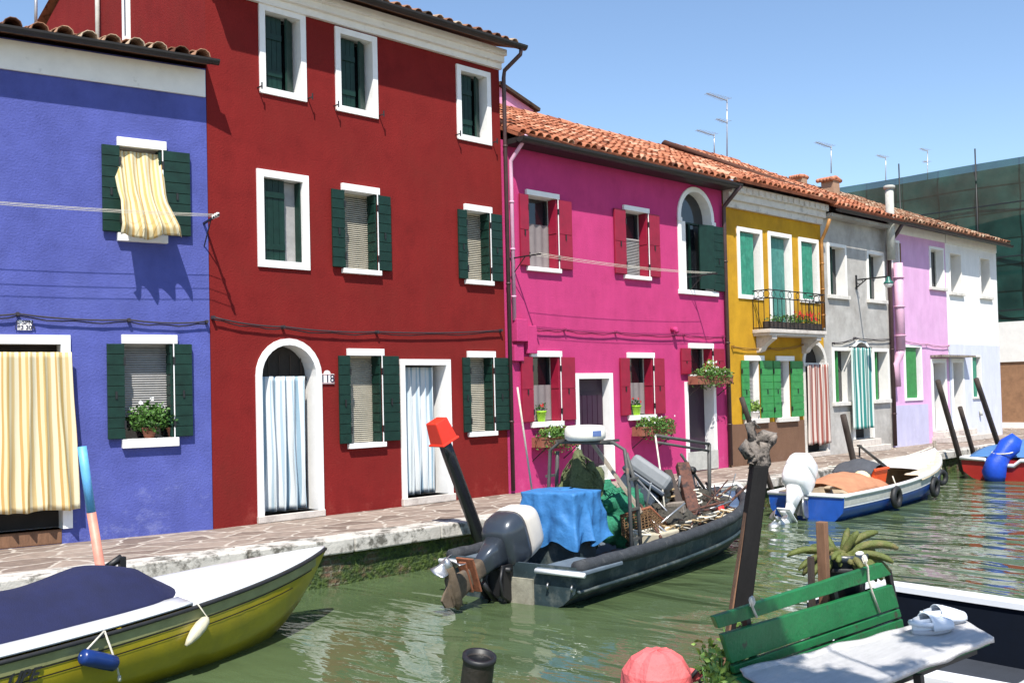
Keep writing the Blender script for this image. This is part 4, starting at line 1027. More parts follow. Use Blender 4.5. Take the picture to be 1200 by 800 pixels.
# number plates
ink = material('dark_number_ink', (.02,.02,.05), .6)
inkr = material('dark_red_ink', (.30,.02,.02), .6)
enamel = material('white_enamel', (.78,.74,.72), .35, .04)
def plate(h, x0, x1, z0, z1, lines, label, orn=False):
    b = h.mb(); b.box(x0,x1,-.022,-.003,z0,z1)
    if orn:
        c=(x0+x1)/2; k=10; b.prism([(c+.055*math.cos(PI*i/k), z1+.05*math.sin(PI*i/k)) for i in range(k+1)], -.022, -.003)
    o = b.build('house_number_plate', enamel, None, bevel=.002); tag(o, label, 'number plate')
    if orn:
        b = h.mb(); t=.006
        for (a,c_,d,e_) in ((x0+.008,x1-.008,z0+.008,z0+.008+t),(x0+.008,x1-.008,z1-.008-t,z1-.008),(x0+.008,x0+.008+t,z0+.008,z1-.008),(x1-.008-t,x1-.008,z0+.008,z1-.008)): b.box(a,c_,-.0245,-.0225,d,e_)
        b.build('plate_border', inkr, o)
    n = len(lines); H_ = z1-z0
    for i, (t, sz) in enumerate(lines):
        z = z1-H_*(i+.5)/n
        M = h.T @ Matrix.Translation(((x0+x1)/2, -.0225, z)) @ Matrix.Rotation(PI/2, 4, 'X')
        text('number', t, sz, M, ink, o, bold=.002)
p0 = red.P(375.5,438); p1 = red.P(389.4,448)
plate(red, p0[0]-.01, p1[0]+.02, p1[1]-.02, p0[1]-.0, [('118', .16)], 'small white house number plate beside the arched door of the red house', True)
p0 = blue.P(20,375); p1 = blue.P(37,387)
plate(blue, p0[0], p1[0], p1[1], p0[1], [('S. SPN', .07),('183 304', .07)], 'white number plate above the curtained door of the blue house')
# street lamp on the grey house
p0 = gre.P(1002.8,328); p1 = gre.P(1002.8,336)
sl = root('wall_lamp', 'green street lamp on a long iron arm fixed to the grey house', 'street lamp', gre.T @ Vector((p0[0],0,p0[1])))
tip = W(1041,324,-1.1)
b = MB(); b.bar((p0[0],-.005,p0[1]+.12),(p0[0],-.005,p0[1]-.25),.05); b.bar((p0[0],-.01,p0[1]),tip,.035); b.bar((p0[0],-.01,p0[1]-.2),Vector((p0[0],0,p0[1])).lerp(tip,.35),.022)
c_ = Vector((p0[0],0,p0[1]-.06)).lerp(tip,.12); b.tube([c_+Vector((.07*math.cos(t*PI/6),-.05*math.cos(t*PI/6),.06*math.sin(t*PI/6))) for t in range(13)],.01,5)
b.build('arm', iron_black, sl)
b = MB(); b.lathe([(.02,.0),(.04,-.02),(.05,-.08),(.11,-.14),(.12,-.17)], tip, 14); b.build('lamp_shade', material('green_enamel_lamp',(.02,.13,.10),.4), sl)
b = MB(); b.lathe([(.11,-.172),(.10,-.21),(.07,-.25),(0,-.265)], tip, 14); b.build('lamp_glass', enamel, sl)

# ---- plants on sills
def petals(name, m): return m
def potted(h, s, y, z, hgt, rp, potm, label, leafm, fl=None, seed=1, spread=.14, lift=.5, n=160, ls=.05):
    o_ = h.T @ Vector((s,y,z)); r = root('potted_plant', label, 'potted plant', o_)
    b = h.mb(); b.lathe([(rp*.7,0),(rp,hgt*.85),(rp*1.12,hgt*.86),(rp*1.12,hgt),(rp*.95,hgt),(rp*.9,hgt*.85),(0,hgt*.85)], (s,y,z), 14); b.build('pot', potm, r)
    b = h.mb(); leaves(b, (s,y,z+hgt+spread*lift), (spread,spread*.8,spread*.8), n, ls, seed); b.build('foliage', leafm, r, fix=False)
    if fl: b = h.mb(); blossoms(b, (s,y-.03,z+hgt+spread*(lift+.7)), (spread*.8,spread*.5,spread*.4), fl[1], .03, seed); b.build('flowers', fl[0], r, fix=False)
    return r
a0,a1,b0,b1 = low
potted(blue, a0+.32, .05, b0, .14, .09, terra_pot, 'bushy green plant with white lily in terracotta pot on the blue house sill', leaf_green, (flower_white, 5), 5, .26, .45, 900, .055)
potted(blue, a0+.62, .06, b0, .13, .08, terra_pot, 'small leafy plant at the right of the blue house sill', leaf_dark, None, 6, .17, .6, 350, .05)
lime = material('lime_green_pot', (.32,.60,.02), .5)
lab = ['lime green pot with red flower in the left window of the pink house', 'lime green pot with red flower in the middle window of the pink house']
for i in (0, 1):
    a0,a1,b0,b1 = plants[i]; s = a0+(a1-a0)*.42
    potted(pink, s, .05, b0, .19, .085, lime, lab[i], leaf_dark, (flower_red, 3), 9+i, .12, .3, 90, .05)
def flowerbox(h, x0, x1, z, label, seed, fl=flower_white, hgt=.17, depth=.24, n=700):
    r = root('flower_box', label, 'flower box', h.T @ Vector(((x0+x1)/2,-.2,z)))
    b = h.mb(); y0,y1 = -.09-depth, -.09
    b.box(x0,x1,y0,y1,z,z+.02); b.box(x0,x1,y0,y0+.02,z+.02,z+hgt); b.box(x0,x1,y1-.02,y1,z+.02,z+hgt); b.box(x0,x0+.02,y0+.02,y1-.02,z+.02,z+hgt); b.box(x1-.02,x1,y0+.02,y1-.02,z+.02,z+hgt)
    b.box(x0-.01,x1+.01,y0-.012,y0,z+hgt-.03,z+hgt); b.box(x0+.02,x1-.02,y0+.02,y1-.02,z+.02,z+hgt-.03)
    b.build('planter', terra_pot, r)
    for xx in (x0+.1,x1-.1): b = h.mb(); b.bar((xx,-.003,z+.02),(xx,y0,z-.012),.018); b.bar((xx,-.003,z-.24),(xx,y0,z-.012),.014); b.build('bracket', iron_black, r)
    b = h.mb(); leaves(b, ((x0+x1)/2,(y0+y1)/2-.05,z+hgt+.03), ((x1-x0)*.56,depth*.85,.15), int(n*1.7), .055, seed, hang=.35); b.build('foliage', leaf_green, r, fix=False)
    b = h.mb(); leaves(b, ((x0+x1)/2,(y0+y1)/2-.05,z+hgt+.09), ((x1-x0)*.5,depth*.6,.10), n//3, .05, seed+1); b.build('sprigs', leaf_light, r, fix=False)
    b = h.mb(); blossoms(b, ((x0+x1)/2,y0-.02,z+hgt+.10), ((x1-x0)*.45,.08,.09), 9, .022, seed); b.build('flowers', fl, r, fix=False)
    return r
a0,a1,b0,b1 = plants[0]; flowerbox(pink, a0-.10, a1+.18, b0-.42, 'terracotta flower box under the left window of the pink house behind the radar', 61)
a0,a1,b0,b1 = plants[1]; flowerbox(pink, a0-.02, a1+.28, b0-.38, 'terracotta flower box under the middle window of the pink house', 62)
a0,a1,b0,b1 = plants[2]; q0 = pink.P(801,450,-.33); q1 = pink.P(849,450,-.33); flowerbox(pink, a0-.16, a1+.30, b0-.20, 'terracotta flower box above the narrow door of the pink house', 63)
potted(pink, a0+.45, -.20, b0-.02, .12, .08, enamel, 'pale succulent with white blooms standing in the flower box of the pink house', leaf_light, (flower_white, 5), 66, .15, .5, 120, .06)
_,y0_,y1_,yb0,yb1 = wy
potted(yel, y0_+.30, .04, yb0, .16, .10, enamel, 'yellow green plant in a white pot in the window of the ochre house', leaf_light, None, 71, .17, .55, 260, .06)
# balcony flowers
r = root('balcony_planter', 'row of green plants with red geraniums on the iron balcony', 'flower box', ((bx0+bx1)/2,-.3,zb-.05))
b = yel.mb(); b.box(bx0+.05,bx1-.05,-.38,-.22,zb-.045,zb+.12); b.build('planter', wood_dark, r)
b = yel.mb(); leaves(b, ((bx0+bx1)/2,-.31,zb+.18), ((bx1-bx0)*.5,.12,.12), 700, .055, 81); b.build('foliage', leaf_green, r, fix=False)
b = yel.mb(); blossoms(b, ((bx0+bx1)/2+.45,-.38,zb+.28), (.5,.06,.09), 40, .035, 82); b.build('flowers', flower_red, r, fix=False)

# ---- aerials
def aerial(px, pyb, pyt, Y, boom, label, left=.9, right=.0, bars=8, second=None):
    bpt = W(px,pyb,Y); tpt = W(px,pyt,Y); r = root('television_aerial', label, 'aerial', bpt, group='aerials on the roofs')
    b = MB(); b.tube([bpt, tpt], .022, 6); b.build('mast', metal_aerial, r)
    def bm_(z, l, rr, n, name='boom'):
        b = MB(); b.bar((tpt.x-l,Y-.0,z),(tpt.x+rr,Y,z-.03),.03)
        for i in range(n):
            x = tpt.x-l+(l+rr)*(i+.5)/n; hh=.13+.10*i/n; b.bar((x,Y-hh,z-.0),(x,Y+hh,z),.012); 
        b.build(name, metal_aerial, r)
    bm_(tpt.z-.03, left, right, bars)
    if second: bm_(W(px,second,Y).z, left*.55, right, 4)
aerial(852,187,116,6.5,1,'tall television aerial with two booms above the pink and ochre roofs',left=1.15,bars=9,second=143)
aerial(837,182,157,7.5,1,'short television aerial left of the tall one on the roof ridge',left=1.0,bars=7)
aerial(974,203,171,6,1,'television aerial above the grey house beside the small chimney',left=1.1,bars=7)
aerial(1038,212,184,9,1,'small television aerial against the sky just left of the cement flue',left=.85,bars=6)
aerial(1087,225,176,9,1,'faint aerial with two booms in front of the netted building',left=.8,bars=5,second=190)
aerial(42,34,-22,2.6,1,'slender aerial mast rising from the tiled roof of the blue house',left=1.1,right=.4,bars=8)
# chimneys on the roofs
def chimney(px, py, Y, w, hgt, label, parent):
    p = W(px,py,Y); b = MB(); b.box(p.x-w/2,p.x+w/2,Y-w/2,Y+w/2,p.z-1.2,p.z+hgt*.6)
    ch = b.build('chimney', stucco('rough_brick_chimney',(.38,.24,.16),stain=(.2,.12,.08)), parent)
    b = MB()
    for sx in (-1,1):
        for i in range(5):
            y0 = Y-w*.7+w*1.4*i/5
            b.tube([(p.x+sx*w*.75,y0+.1,p.z+hgt*.6),(p.x,y0+.1,p.z+hgt*1.05)], .07, 7)
    b.box(p.x-w*.62,p.x+w*.62,Y-w*.6,Y+w*.6,p.z+hgt*.52,p.z+hgt*.62)
    b.build('chimney_cap', material('plain_terracotta',(.48,.19,.10),.85,.25,9,.4,40,stain=(.25,.12,.08),ss=8), parent)
roofs = {o.parent.name: o for o in bpy.data.objects if o.name.startswith('roof') and o.parent}
chimney(973,216,4.0,.42,.18,'',roofs['grey_house'])
chimney(938,209,4.3,.3,.05,'',roofs['ochre_house'])

# ---- mooring poles
def pole(top, bot, Y, r, m, label, cat='mooring pole', zb=-1.2, name='mooring_pole', r0=None, cap=None, group=None):
    a = W(*top, Y); c = W(*bot, Y); d = (c-a)/(c.z-a.z); e = a+d*(zb-a.z); k=8
    pts = [e.lerp(a, i/k) for i in range(k+1)]
    b = MB(); b.tube(pts, [ (r0 or r*1.08)+(r-(r0 or r*1.08))*i/k+.004*noise.noise(Vector((i*1.3,r*50,Y))) for i in range(k+1)], 10)
    o = b.build(name, m, None, origin=(e.x,e.y,e.z)); tag(o, label, cat, group)
    return o, a
blu_p = material('sky_blue_paint', (.12,.38,.66), .5, .15, 9, .1); pnk_p = material('salmon_paint', (.62,.24,.17), .5, .15, 9, .1)
a = W(96,523,-2.35); c = W(119,668,-2.35); mid = W(107,600,-2.35); d = (c-a)/(c.z-a.z); e = a+d*(-1.2-a.z)
r = root('painted_mooring_pole', 'leaning mooring pole painted sky blue above and salmon pink below', 'mooring pole', e)
b = MB(); b.tube([a, mid], .043, 12); b.build('blue_shaft', blu_p, r)
b = MB(); b.tube([mid, e], [.044,.05], 12); b.build('pink_shaft', pnk_p, r)
o, tp = pole((517,508),(556,614),-2.42,.085,material('black_glossy_plastic_pipe',(.012,.013,.016),.25,.2,5,0,spec=.6),'black plastic mooring pole leaning by the quay under a red bucket')
# bucket upturned on the pole
dirn = (W(517,508,-2.42)-W(556,614,-2.42)).normalized()
Mq = Matrix.Translation(tp+dirn*.09) @ dirn.to_track_quat('Z','X').to_matrix().to_4x4() @ Matrix.Scale(.82,4)
redpl = material('red_plastic', (.72,.035,.015), .4, .06, 5, 0)
b = MB(); 
b.add([Mq@Vector(p) for p in [(-.16,-.16,-.24),(.16,-.16,-.24),(.16,.16,-.24),(-.16,.16,-.24),(-.125,-.125,.12),(.125,-.125,.12),(.125,.125,.12),(-.125,.125,.12)]], [(4,5,6,7),(0,4,7,3),(1,2,6,5),(0,1,5,4),(3,7,6,2)])
b.add([Mq@Vector(p) for p in [(-.18,-.18,-.25),(.18,-.18,-.25),(.18,.18,-.25),(-.18,.18,-.25),(-.18,-.18,-.22),(.18,-.18,-.22),(.18,.18,-.22),(-.18,.18,-.22)]], [(4,5,6,7),(0,4,7,3),(1,2,6,5),(0,1,5,4),(3,7,6,2)])
bk = b.build('red_bucket', redpl, None, bevel=.015, fix=True); tag(bk, 'square red plastic bucket upturned on top of the black pole', 'bucket')
b = MB(); b.bar(Mq@Vector((.17,0,-.06)),Mq@Vector((.24,.0,-.06)),.05); b.build('handle', enamel, bk)
poleg = 'mooring poles along the quay'
pole((988,486),(1003,552),-2.35,.06,wood_dark,'dark leaning mooring pole beside the blue and white boat',group=poleg)
pole((1099,446),(1125,537),-2.2,.062,wood_dark,'tallest leaning dark pole in front of the lilac house door',group=poleg)
pole((1125,477),(1141,532),-2.2,.055,wood_dark,'short leaning dark pole between two taller ones',group=poleg)
pole((1144,444),(1172,527),-2.2,.064,wood_dark,'thick leaning dark pole rightmost beside the red boat',group=poleg)
pole((869,466),(890,530),-2.5,.045,wood_dark,'thin dark pole standing behind the driftwood topped post',group=poleg)
# iron arm lying on the quay stones
a_ = G(1007,522,.25); c_ = G(1041,549,.03); b = MB(); b.tube([a_,c_],.03,8); b.lathe([(.06,0),(.06,.04),(0,.04)],(a_.x,a_.y,a_.z-.02),8); b.bar((a_.x,a_.y,.0),(a_.x,a_.y,a_.z),.03)
tag(b.build('iron_bar', iron_black), 'short dark iron bar propped on the quay before the grey house', 'iron bar')
a_ = G(128,660,.08); c_ = G(143,652,.14); b = MB(); b.tube([G(120,668,.02),c_],.035,8); b.bar((c_.x,c_.y,0),(c_.x,c_.y,c_.z),.06)
tag(b.build('mooring_cleat', iron_black), 'black iron mooring cleat on the quay beside the blue pole', 'cleat')
b = MB(); p_ = G(716,563,0); b.box(p_.x-.3,p_.x+.35,p_.y-.05,p_.y+.3,.0,.30)
tag(b.build('utility_box', pipe_grey, bevel=.01), 'low grey utility box at the foot of the pink wall', 'utility box')

# ================= boats =================
def hull(M, Lh, bmax, sheer, keelz, stern=.92, n=22, bowpow=2.2, entry=.6, flare=.84, thick=.035, floorz=None, wl=0, chine=.35):
    """returns functions and meshes for an open hull. x from 0 (transom) to Lh (stem), z relative to water.
    sheer(u) gives gunwale height, keel runs up to the stem."""
    def beam(u): 
        base = stern+(1-stern)*math.sin(min(1,u/.45)*PI/2)
        return bmax*base*(1-max(0,(u-entry)/(1-entry))**bowpow)
    def keel(u):
        return keelz + (max(0,u-.72)/.28)**2.6*(sheer(1)-keelz)*.96
    def sect(u, inner=False):
        b = max(.012, beam(u)); s = sheer(u); k = keel(u); x = Lh*u
        t = thick if inner else 0
        b2 = max(.004, b-t)
        bc = b2*flare*(.9 if u < .7 else .9-(u-.7)*1.2); zc = k+(s-k)*chine
        fl = max(k+t, floorz if (inner and floorz is not None) else -9)
        pts = []
        prof = [(b2,s),(b2*.985,s-(s-zc)*.33),(b2*.955,s-(s-zc)*.66),(max(.003,bc),zc),(max(.003,bc*.6),k+(zc-k)*.45),(.002,k)]
        for y,z in prof: pts.append((x, -y, max(z,fl)))
        for y,z in reversed(prof[:-1]): pts.append((x, y, max(z,fl)))
        return pts
    return beam, keel, sect
def loft(b, secs, closed_end=None):
    n = len(secs[0]); vs = [p for s in secs for p in s]; fs = []
    for i in range(len(secs)-1):
        for k in range(n-1): fs.append((i*n+k, i*n+k+1, (i+1)*n+k+1, (i+1)*n+k))
    b.add(vs, fs, True)
    if closed_end: b.add(secs[0], [tuple(range(n))])
def BM(x, y, ang): return Matrix.Translation((x,y,WATER)) @ Matrix.Rotation(ang,4,'Z')
def us(a, b_, n): return [a+(b_-a)*i/n for i in range(n+1)]

# ---------- yellow speedboat ----------
ang = math.radians(10); tipx, tipy = 5.92, -3.50; Ly = 5.6
My = BM(tipx-Ly*math.cos(ang), tipy-Ly*math.sin(ang), ang)
yb = root('yellow_boat', 'yellow hulled speedboat with white deck and navy cover in the left foreground', 'boat', My.translation, ang)
sh = lambda u: .50+.22*u**2.2
beam, keel, sect = hull(My, Ly, .80, sh, -.22, bowpow=4.2, entry=.0, flare=.80, chine=.30)
ygel = material('yellow_green_gelcoat', (.36,.285,.010), .35, .12, 3, 0, coat=.3, stain=(.25,.215,.02), ss=2.5, st=(.45,.75))
olive = material('olive_stripe', (.25,.25,.11), .5, .2, 6)
b = MB(My); loft(b, [sect(u) for u in us(0,1,26)], True); hb = b.build('hull', ygel, yb)
def side_strip(Mx, sectf, sheerf, beamf, Lh, u0, u1, za, zb, out, m, name, parent, n=24, sides=(-1,1)):
    b = MB(Mx)
    for s_ in sides:
        vs=[]; fs=[]
        for i in range(n+1):
            u=u0+(u1-u0)*i/n; y=beamf(u)
            sct = sectf(u); 
            def yat(z):
                P_=[(abs(p[1]),p[2]) for p in sct[:6]]
                for j in range(5):
                    if P_[j][1]>=z>=P_[j+1][1] and P_[j][1]>P_[j+1][1]:
                        t=(P_[j][1]-z)/(P_[j][1]-P_[j+1][1]); return P_[j][0]+(P_[j+1][0]-P_[j][0])*t
                return P_[0][0] if z > P_[0][1] else P_[5][0]
            zt=sheerf(u)+za; zl=sheerf(u)+zb
            vs+=[(Lh*u,s_*(yat(zt)+out),zt),(Lh*u,s_*(yat(zl)+out),zl)]
        for i in range(n): fs.append((2*i,2*i+1,2*i+3,2*i+2))
        b.add(vs,fs,True)
    return b.build(name,m,parent)
side_strip(My,sect,sh,beam,Ly,.0,.985,-.03,-.115,.004,olive,'olive_band',hb)
side_strip(My,sect,sh,beam,Ly,.0,.93,-.118,-.13,.005,iron_black,'pinstripe',hb)
side_strip(My,sect,sh,beam,Ly,.0,.86,-.185,-.195,.005,iron_black,'pinstripe',hb)
b = MB(My)
for s_ in (-1,1): b.tube([(Ly*u, s_*(beam(u)+.012), sh(u)-.014) for u in us(0,.995,26)], .017, 8)
b.build('rub_rail', rubber, yb)
def decksurf(u, v):  # v from -1..1
    y = v*beam(u)*.985; crown = .05*(1-v*v)*min(1,beam(u)/.5)
    return (Ly*u, y, sh(u)+.012+crown)
b = MB(My)
b.grid(lambda a,c: decksurf(.62+.377*a, -1+2*c), 20, 12, thick=.02)
for s_ in (-1,1): b.grid(lambda a,c: decksurf(.0+.62*a, s_*(.70+.30*c)), 20, 3, thick=.02)
b.build('deck', white_gel, yb, bevel=0)
# cover
navy = material('navy_canvas', (.006,.009,.05), .85, .2, 5, .5, 90)
b = MB(My)
def cov(a, c):
    u = .0+.66*a; v = -1+2*c; w_ = .76*beam(u)*(1 if a < .86 else math.sqrt(max(.0, 1-((a-.86)/.14)**2*.93)))
    hgt = (.13+.13*math.sin(min(1,a*1.05)*PI*.9)+.12*math.exp(-((a-.83)/.13)**2))*(1 if a<.9 else max(0,(1-(a-.9)/.1))**.6)
    z = sh(u)+.03+hgt*(1-abs(v)**2.4)+.012*noise.noise(Vector((a*9,c*5,1)))*(1-abs(v)) - .02*abs(math.sin(a*PI*5))*(1-v*v)
    return (Ly*u, v*w_, z)
b.grid(cov, 60, 26, thick=.01); tag(b.build('boat_cover', navy), 'navy blue canvas cover stretched over the yellow boat', 'boat cover')
cv = bpy.data.objects['boat_cover']
b = MB(My)
for i in range(8):
    u=.04+.075*i
    for s_ in (-1,1): b.ball((Ly*u, s_*beam(u)*.85, sh(u)+.04), .012, 6)
b.build('snap_fastener', enamel, yb)
def proj_side(Mx, Lh, beamf, sectf, u, z, s_=-1, out=.0):
    P_=[(abs(p[1]),p[2]) for p in sectf(u)[:6]]
    y=P_[0][0]
    for j in range(5):
        if P_[j][1]>=z>=P_[j+1][1]:
            t=(P_[j][1]-z)/(P_[j][1]-P_[j+1][1]+1e-9); y=P_[j][0]+(P_[j+1][0]-P_[j][0])*t; break
    return Vector((Lh*u, s_*(y+out), z))
# fenders
def u_at(px, Mx, Lh, z, beamf, s_=-1):
    best=None
    for i in range(400):
        u=i/399; p=Mx@Vector((Lh*u,s_*beamf(u),z(u))); q=p-CAM; a_=q.dot(FWD)
        x=600+FP*q.dot(RGT)/a_
        if best is None or abs(x-px)<best[0]: best=(abs(x-px),u)
    return best[1]
uf = u_at(120, My, Ly, sh, beam); A = (My@Vector((Ly*uf,-beam(uf)-.02,sh(uf)+.02)))
r = root('boat_fender', 'blue cylindrical fender slung from two ropes on the yellow boat', 'fender', A, group='fenders on the yellow boat')
u1=u_at(88,My,Ly,sh,beam); u2=u_at(130,My,Ly,sh,beam)
pa = My@proj_side(My,Ly,beam,sect,u1,sh(u1)-.10,out=.075); pb = My@proj_side(My,Ly,beam,sect,u2,sh(u2)-.235,out=.08)
b = MB(); d=(pb-pa).normalized(); Ln=(pb-pa).length
rs=[.02,.045,.058,.060,.060,.060,.058,.045,.02]; b.tube([pa+d*Ln*t for t in (0,.03,.08,.3,.5,.7,.92,.97,1)], rs, 14); b.build('body', material('blue_vinyl',(.008,.03,.15),.3,.1), r)
b = MB(); b.tube([A,pa],.008,5); b.tube([A,pb,pb+Vector((.02,0,-.10))],.008,5); b.tube([pb+Vector((.02,0,-.09)),pb+Vector((.022,0,-.13))],.013,6); b.build('rope', rope_white, r)
uf = u_at(229, My, Ly, sh, beam); A = (My@Vector((Ly*uf,-beam(uf)-.02,sh(uf)+.03)))
r = root('boat_fender', 'small cream fender hanging on a short cord near the middle of the yellow boat', 'fender', A, group='fenders on the yellow boat')
pa = My@proj_side(My,Ly,beam,sect,uf+.018,sh(uf)-.11,out=.05); pb = My@proj_side(My,Ly,beam,sect,uf-.022,sh(uf)-.29,out=.05)
b = MB(); b.tube([pa.lerp(pb,t) for t in (0,.1,.3,.6,.85,1)], [.015,.04,.052,.048,.03,.012], 12); b.build('body', material('cream_vinyl',(.55,.50,.36),.5,.15,8,.2), r)
b = MB(); b.tube([A,pa,pb],.007,5); b.build('rope', rope_white, r)
# name on the hull, running off the left of the view
uu = u_at(24, My, Ly, sh, beam); p_ = My@proj_side(My,Ly,beam,sect,uu,sh(uu)-.155,out=.012)
text('boat_name', 'UBE', .12, Matrix.Translation(p_) @ Matrix.Rotation(ang+math.radians(-3),4,'Z') @ Matrix.Rotation(PI/2-.10,4,'X'), iron_black, hb, shear=.5, bold=.004)

# ---------- dark workboat ----------
ang = math.radians(9); Ld = 5.75; tx, ty = 13.35, -3.50
Md = BM(tx-Ld*math.cos(ang), ty-Ld*math.sin(ang), ang)
db = root('dark_workboat', 'dark blue grey fishing workboat loaded with gear moored in the centre', 'boat', Md.translation, ang)
sh = lambda u: .43+.28*u**2.4
beamd, keeld, sectd = hull(Md, Ld, .92, sh, -.18, stern=.93, bowpow=2.4, entry=.5, flare=.86, chine=.34, floorz=.05)
shd = sh
dark_h = material('dark_blue_grey_hull', (.024,.040,.046), .55, .35, 4, .3, 20, stain=(.15,.16,.14), ss=3.2, st=(.5,.75), spec=.4)
boot = material('rusty_antifouling', (.16,.13,.10), .8, .3, 5, .3, 20, stain=(.20,.06,.03), ss=3, st=(.45,.6))
tubem = material('charcoal_fender_tube', (.030,.033,.038), .75, .35, 12, .6, 50, stain=(.10,.10,.10), ss=9, st=(.55,.75))
deckm = material('worn_blue_grey_deck', (.10,.13,.16), .7, .25, 5, .2, 30)
b = MB(Md); loft(b, [sectd(u) for u in us(0,1,28)], True); b.build('hull', dark_h, db)
hb = bpy.data.objects['hull.001']
b = MB(Md); loft(b, [[(p[0]+(.03 if u==0 else 0), p[1], p[2]) for p in sectd(u, True)] for u in us(0,.985,26)], True); b.build('hull_lining', deckm, db)
side_strip(Md,sectd,sh,beamd,Ld,.0,.9,-.34,-.50,.006,boot,'waterline_band',hb)
b = MB(Md)
for s_ in (-1,1): b.tube([(Ld*u, s_*(beamd(u)-.015), sh(u)+.0) for u in us(.0,.955,30)], [.072+.006*math.sin(i*2.3) for i in range(31)], 12)
b.build('fender_tube', tubem, db)
b = MB(Md)
side=[(Ld*u, -(beamd(u)+.0), sh(u)-.26) for u in us(.0,.9,24)]
for s_ in (-1,1): b.tube([(Ld*u, s_*(beamd(u)*.985+.012), sh(u)-.25) for u in us(0,.88,24)], .022, 6)
b.build('rubbing_strake', dark_h, hb)
b = MB(Md)  # bow rail
b.tube([(Ld*u, -(beamd(u)+.03), sh(u)+.05) for u in us(.90,.995,6)]+[(Ld+.03,0,sh(1)+.06)]+[(Ld*u, (beamd(u)+.03), sh(u)+.05) for u in reversed(us(.90,.995,6))], .028, 8)
b.build('bow_rail', white_gel, db)
b = MB(Md); b.grid(lambda a,c: (Ld*(.80+.19*a), (-1+2*c)*beamd(.80+.19*a)*.93, sh(.80+.19*a)-.03), 8, 6, thick=.02); b.build('foredeck', material('blue_painted_deck',(.06,.10,.18),.6,.2,5), db)
# transom: quarter decks left and right of the engine well, white edge
for y0_ in (-.95,.34): b = MB(Md); b.box(-.02,.75,y0_,y0_+.61,.36,.40); b.build('quarter_deck', deckm, db, bevel=.01)
for s_ in (-1,1): b = MB(Md); b.tube([(-.05,.97*s_,.37),(-.05,.36*s_,.37)],.028,8); b.build('transom_rail', white_gel, db)
b = MB(Md); b.box(-.035,-.004,-.30,.30,-.02,.27); b.build('engine_pad', material('pale_worn_pad',(.28,.26,.20),.8,.3,8,.3,40,stain=(.12,.08,.05)), db)
for yy in (-.80,-.5,.6): b = MB(Md); b.tube([(-.03,yy,.25),(-.05,yy,.22),(-.03,yy,.19)],.012,6); b.build('tie_ring', steel, db)
# console under a blue tarpaulin
T = MB(Md)
cs = .62
def tarp(a, c):
    # a goes round the console, c from top to hem
    an = 2*PI*a; cx, cy = 1.22, .16; hx, hy = .30, .37
    k = max(abs(math.cos(an)), abs(math.sin(an))); x = hx*math.cos(an)/k; y = hy*math.sin(an)/k
    z = 1.08
    if c < .25: f = c/.25; return (cx+x*f, cy+y*f, z+.02*noise.noise(Vector((a*6,c*8,0))))
    f = (c-.25)/.75; z -= f*.60
    fl = 1+.16*f*(1+.9*math.sin(an*7+1)*f) + .10*f*math.sin(an*11+2*f)*f + .09*noise.noise(Vector((math.cos(an)*3, math.sin(an)*3, f*3)))
    cr_=.035*noise.noise(Vector((math.cos(an)*5+f*2, math.sin(an)*5, f*4)))*1.5+.02*abs(noise.noise(Vector((math.cos(an)*11, math.sin(an)*11, f*9+an))))
    return (cx+x*(fl+cr_), cy+y*(fl+cr_), z+.05*math.sin(an*6)*f)
T.grid(tarp, 150, 34)
bt = material('sky_blue_tarpaulin', (.04,.17,.40), .6, .15, 4, .8, 18, spec=.3)
tag(T.build('blue_tarpaulin', bt), 'sky blue tarpaulin tied over the console of the dark workboat', 'tarpaulin')
b = MB(Md); b.box(.98,1.46,-.16,.48,.06,1.0); b.build('console', dark_h, db)
# radar arch
arm = material('grey_painted_steel', (.07,.07,.065), .6, .3, 8, .2, 40, stain=(.25,.14,.08), ss=6, st=(.6,.75))
b = MB(Md); ax = 1.55
b.tube([(ax,.62,.1),(ax+.03,.58,1.1),(ax+.05,.56,1.52),(ax+.06,.42,1.62),(ax+.06,-.34,1.62),(ax+.05,-.50,1.54),(ax+.03,-.56,1.1),(ax+.0,-.60,.1)], .023, 8)
b.tube([(ax+.22,-.60,.1),(ax+.20,-.56,1.1),(ax+.12,-.48,1.5)], .024, 8); b.tube([(ax+.22,.62,.1),(ax+.20,.58,1.1),(ax+.12,.5,1.5)], .024, 8)
for zz in (.5,.85,1.2): b.bar((ax+.01,-.59,zz),(ax+.21,-.58,zz),.03); b.bar((ax+.01,.60,zz),(ax+.21,.6,zz),.03)
b.bar((ax-.12,-.3,1.64),(ax+.25,-.3,1.64),.03); b.bar((ax-.12,.35,1.64),(ax+.25,.35,1.64),.03)
b.build('radar_arch', arm, db)
b = MB(Md); b.lathe([(.02,1.64),(.21,1.645),(.245,1.67),(.25,1.71),(.245,1.79),(.22,1.82),(.1,1.83),(0,1.83)], (ax+.06,.05,0), 28); rd = b.build('radar_dome', material('cream_radome',(.78,.75,.66),.4,.03,3), db)
c_ = Md@Vector((ax+.06,.05,1.73)); dd = (CAM-c_); dd.z=0; dd.normalize(); dd = Matrix.Rotation(math.radians(35),3,'Z')@dd
b = MB(); bl = material('blue_sticker',(.10,.16,.36),.5)
tv = Vector((-dd.y,dd.x,0))
vs=[];K=6
for i in range(K+1):
    an=(i/K-.5)*.5; q=dd*math.cos(an)+tv*math.sin(an)
    vs+=[c_+q*.2525+Vector((0,0,-.03)),c_+q*.2525+Vector((0,0,.035))]
b.add(vs,[(2*i,2*i+2,2*i+3,2*i+1) for i in range(K)],True); b.build('emblem', bl, rd)
b = MB(Md); b.bar((ax+.30,.20,1.72),(ax+.55,-.42,.75),.10,.035); tag(b.build('wooden_plank', material('bleached_plank',(.30,.25,.19),.9,.25,10,.4,40)), 'bleached wooden plank leaning on the radar arch', 'plank')
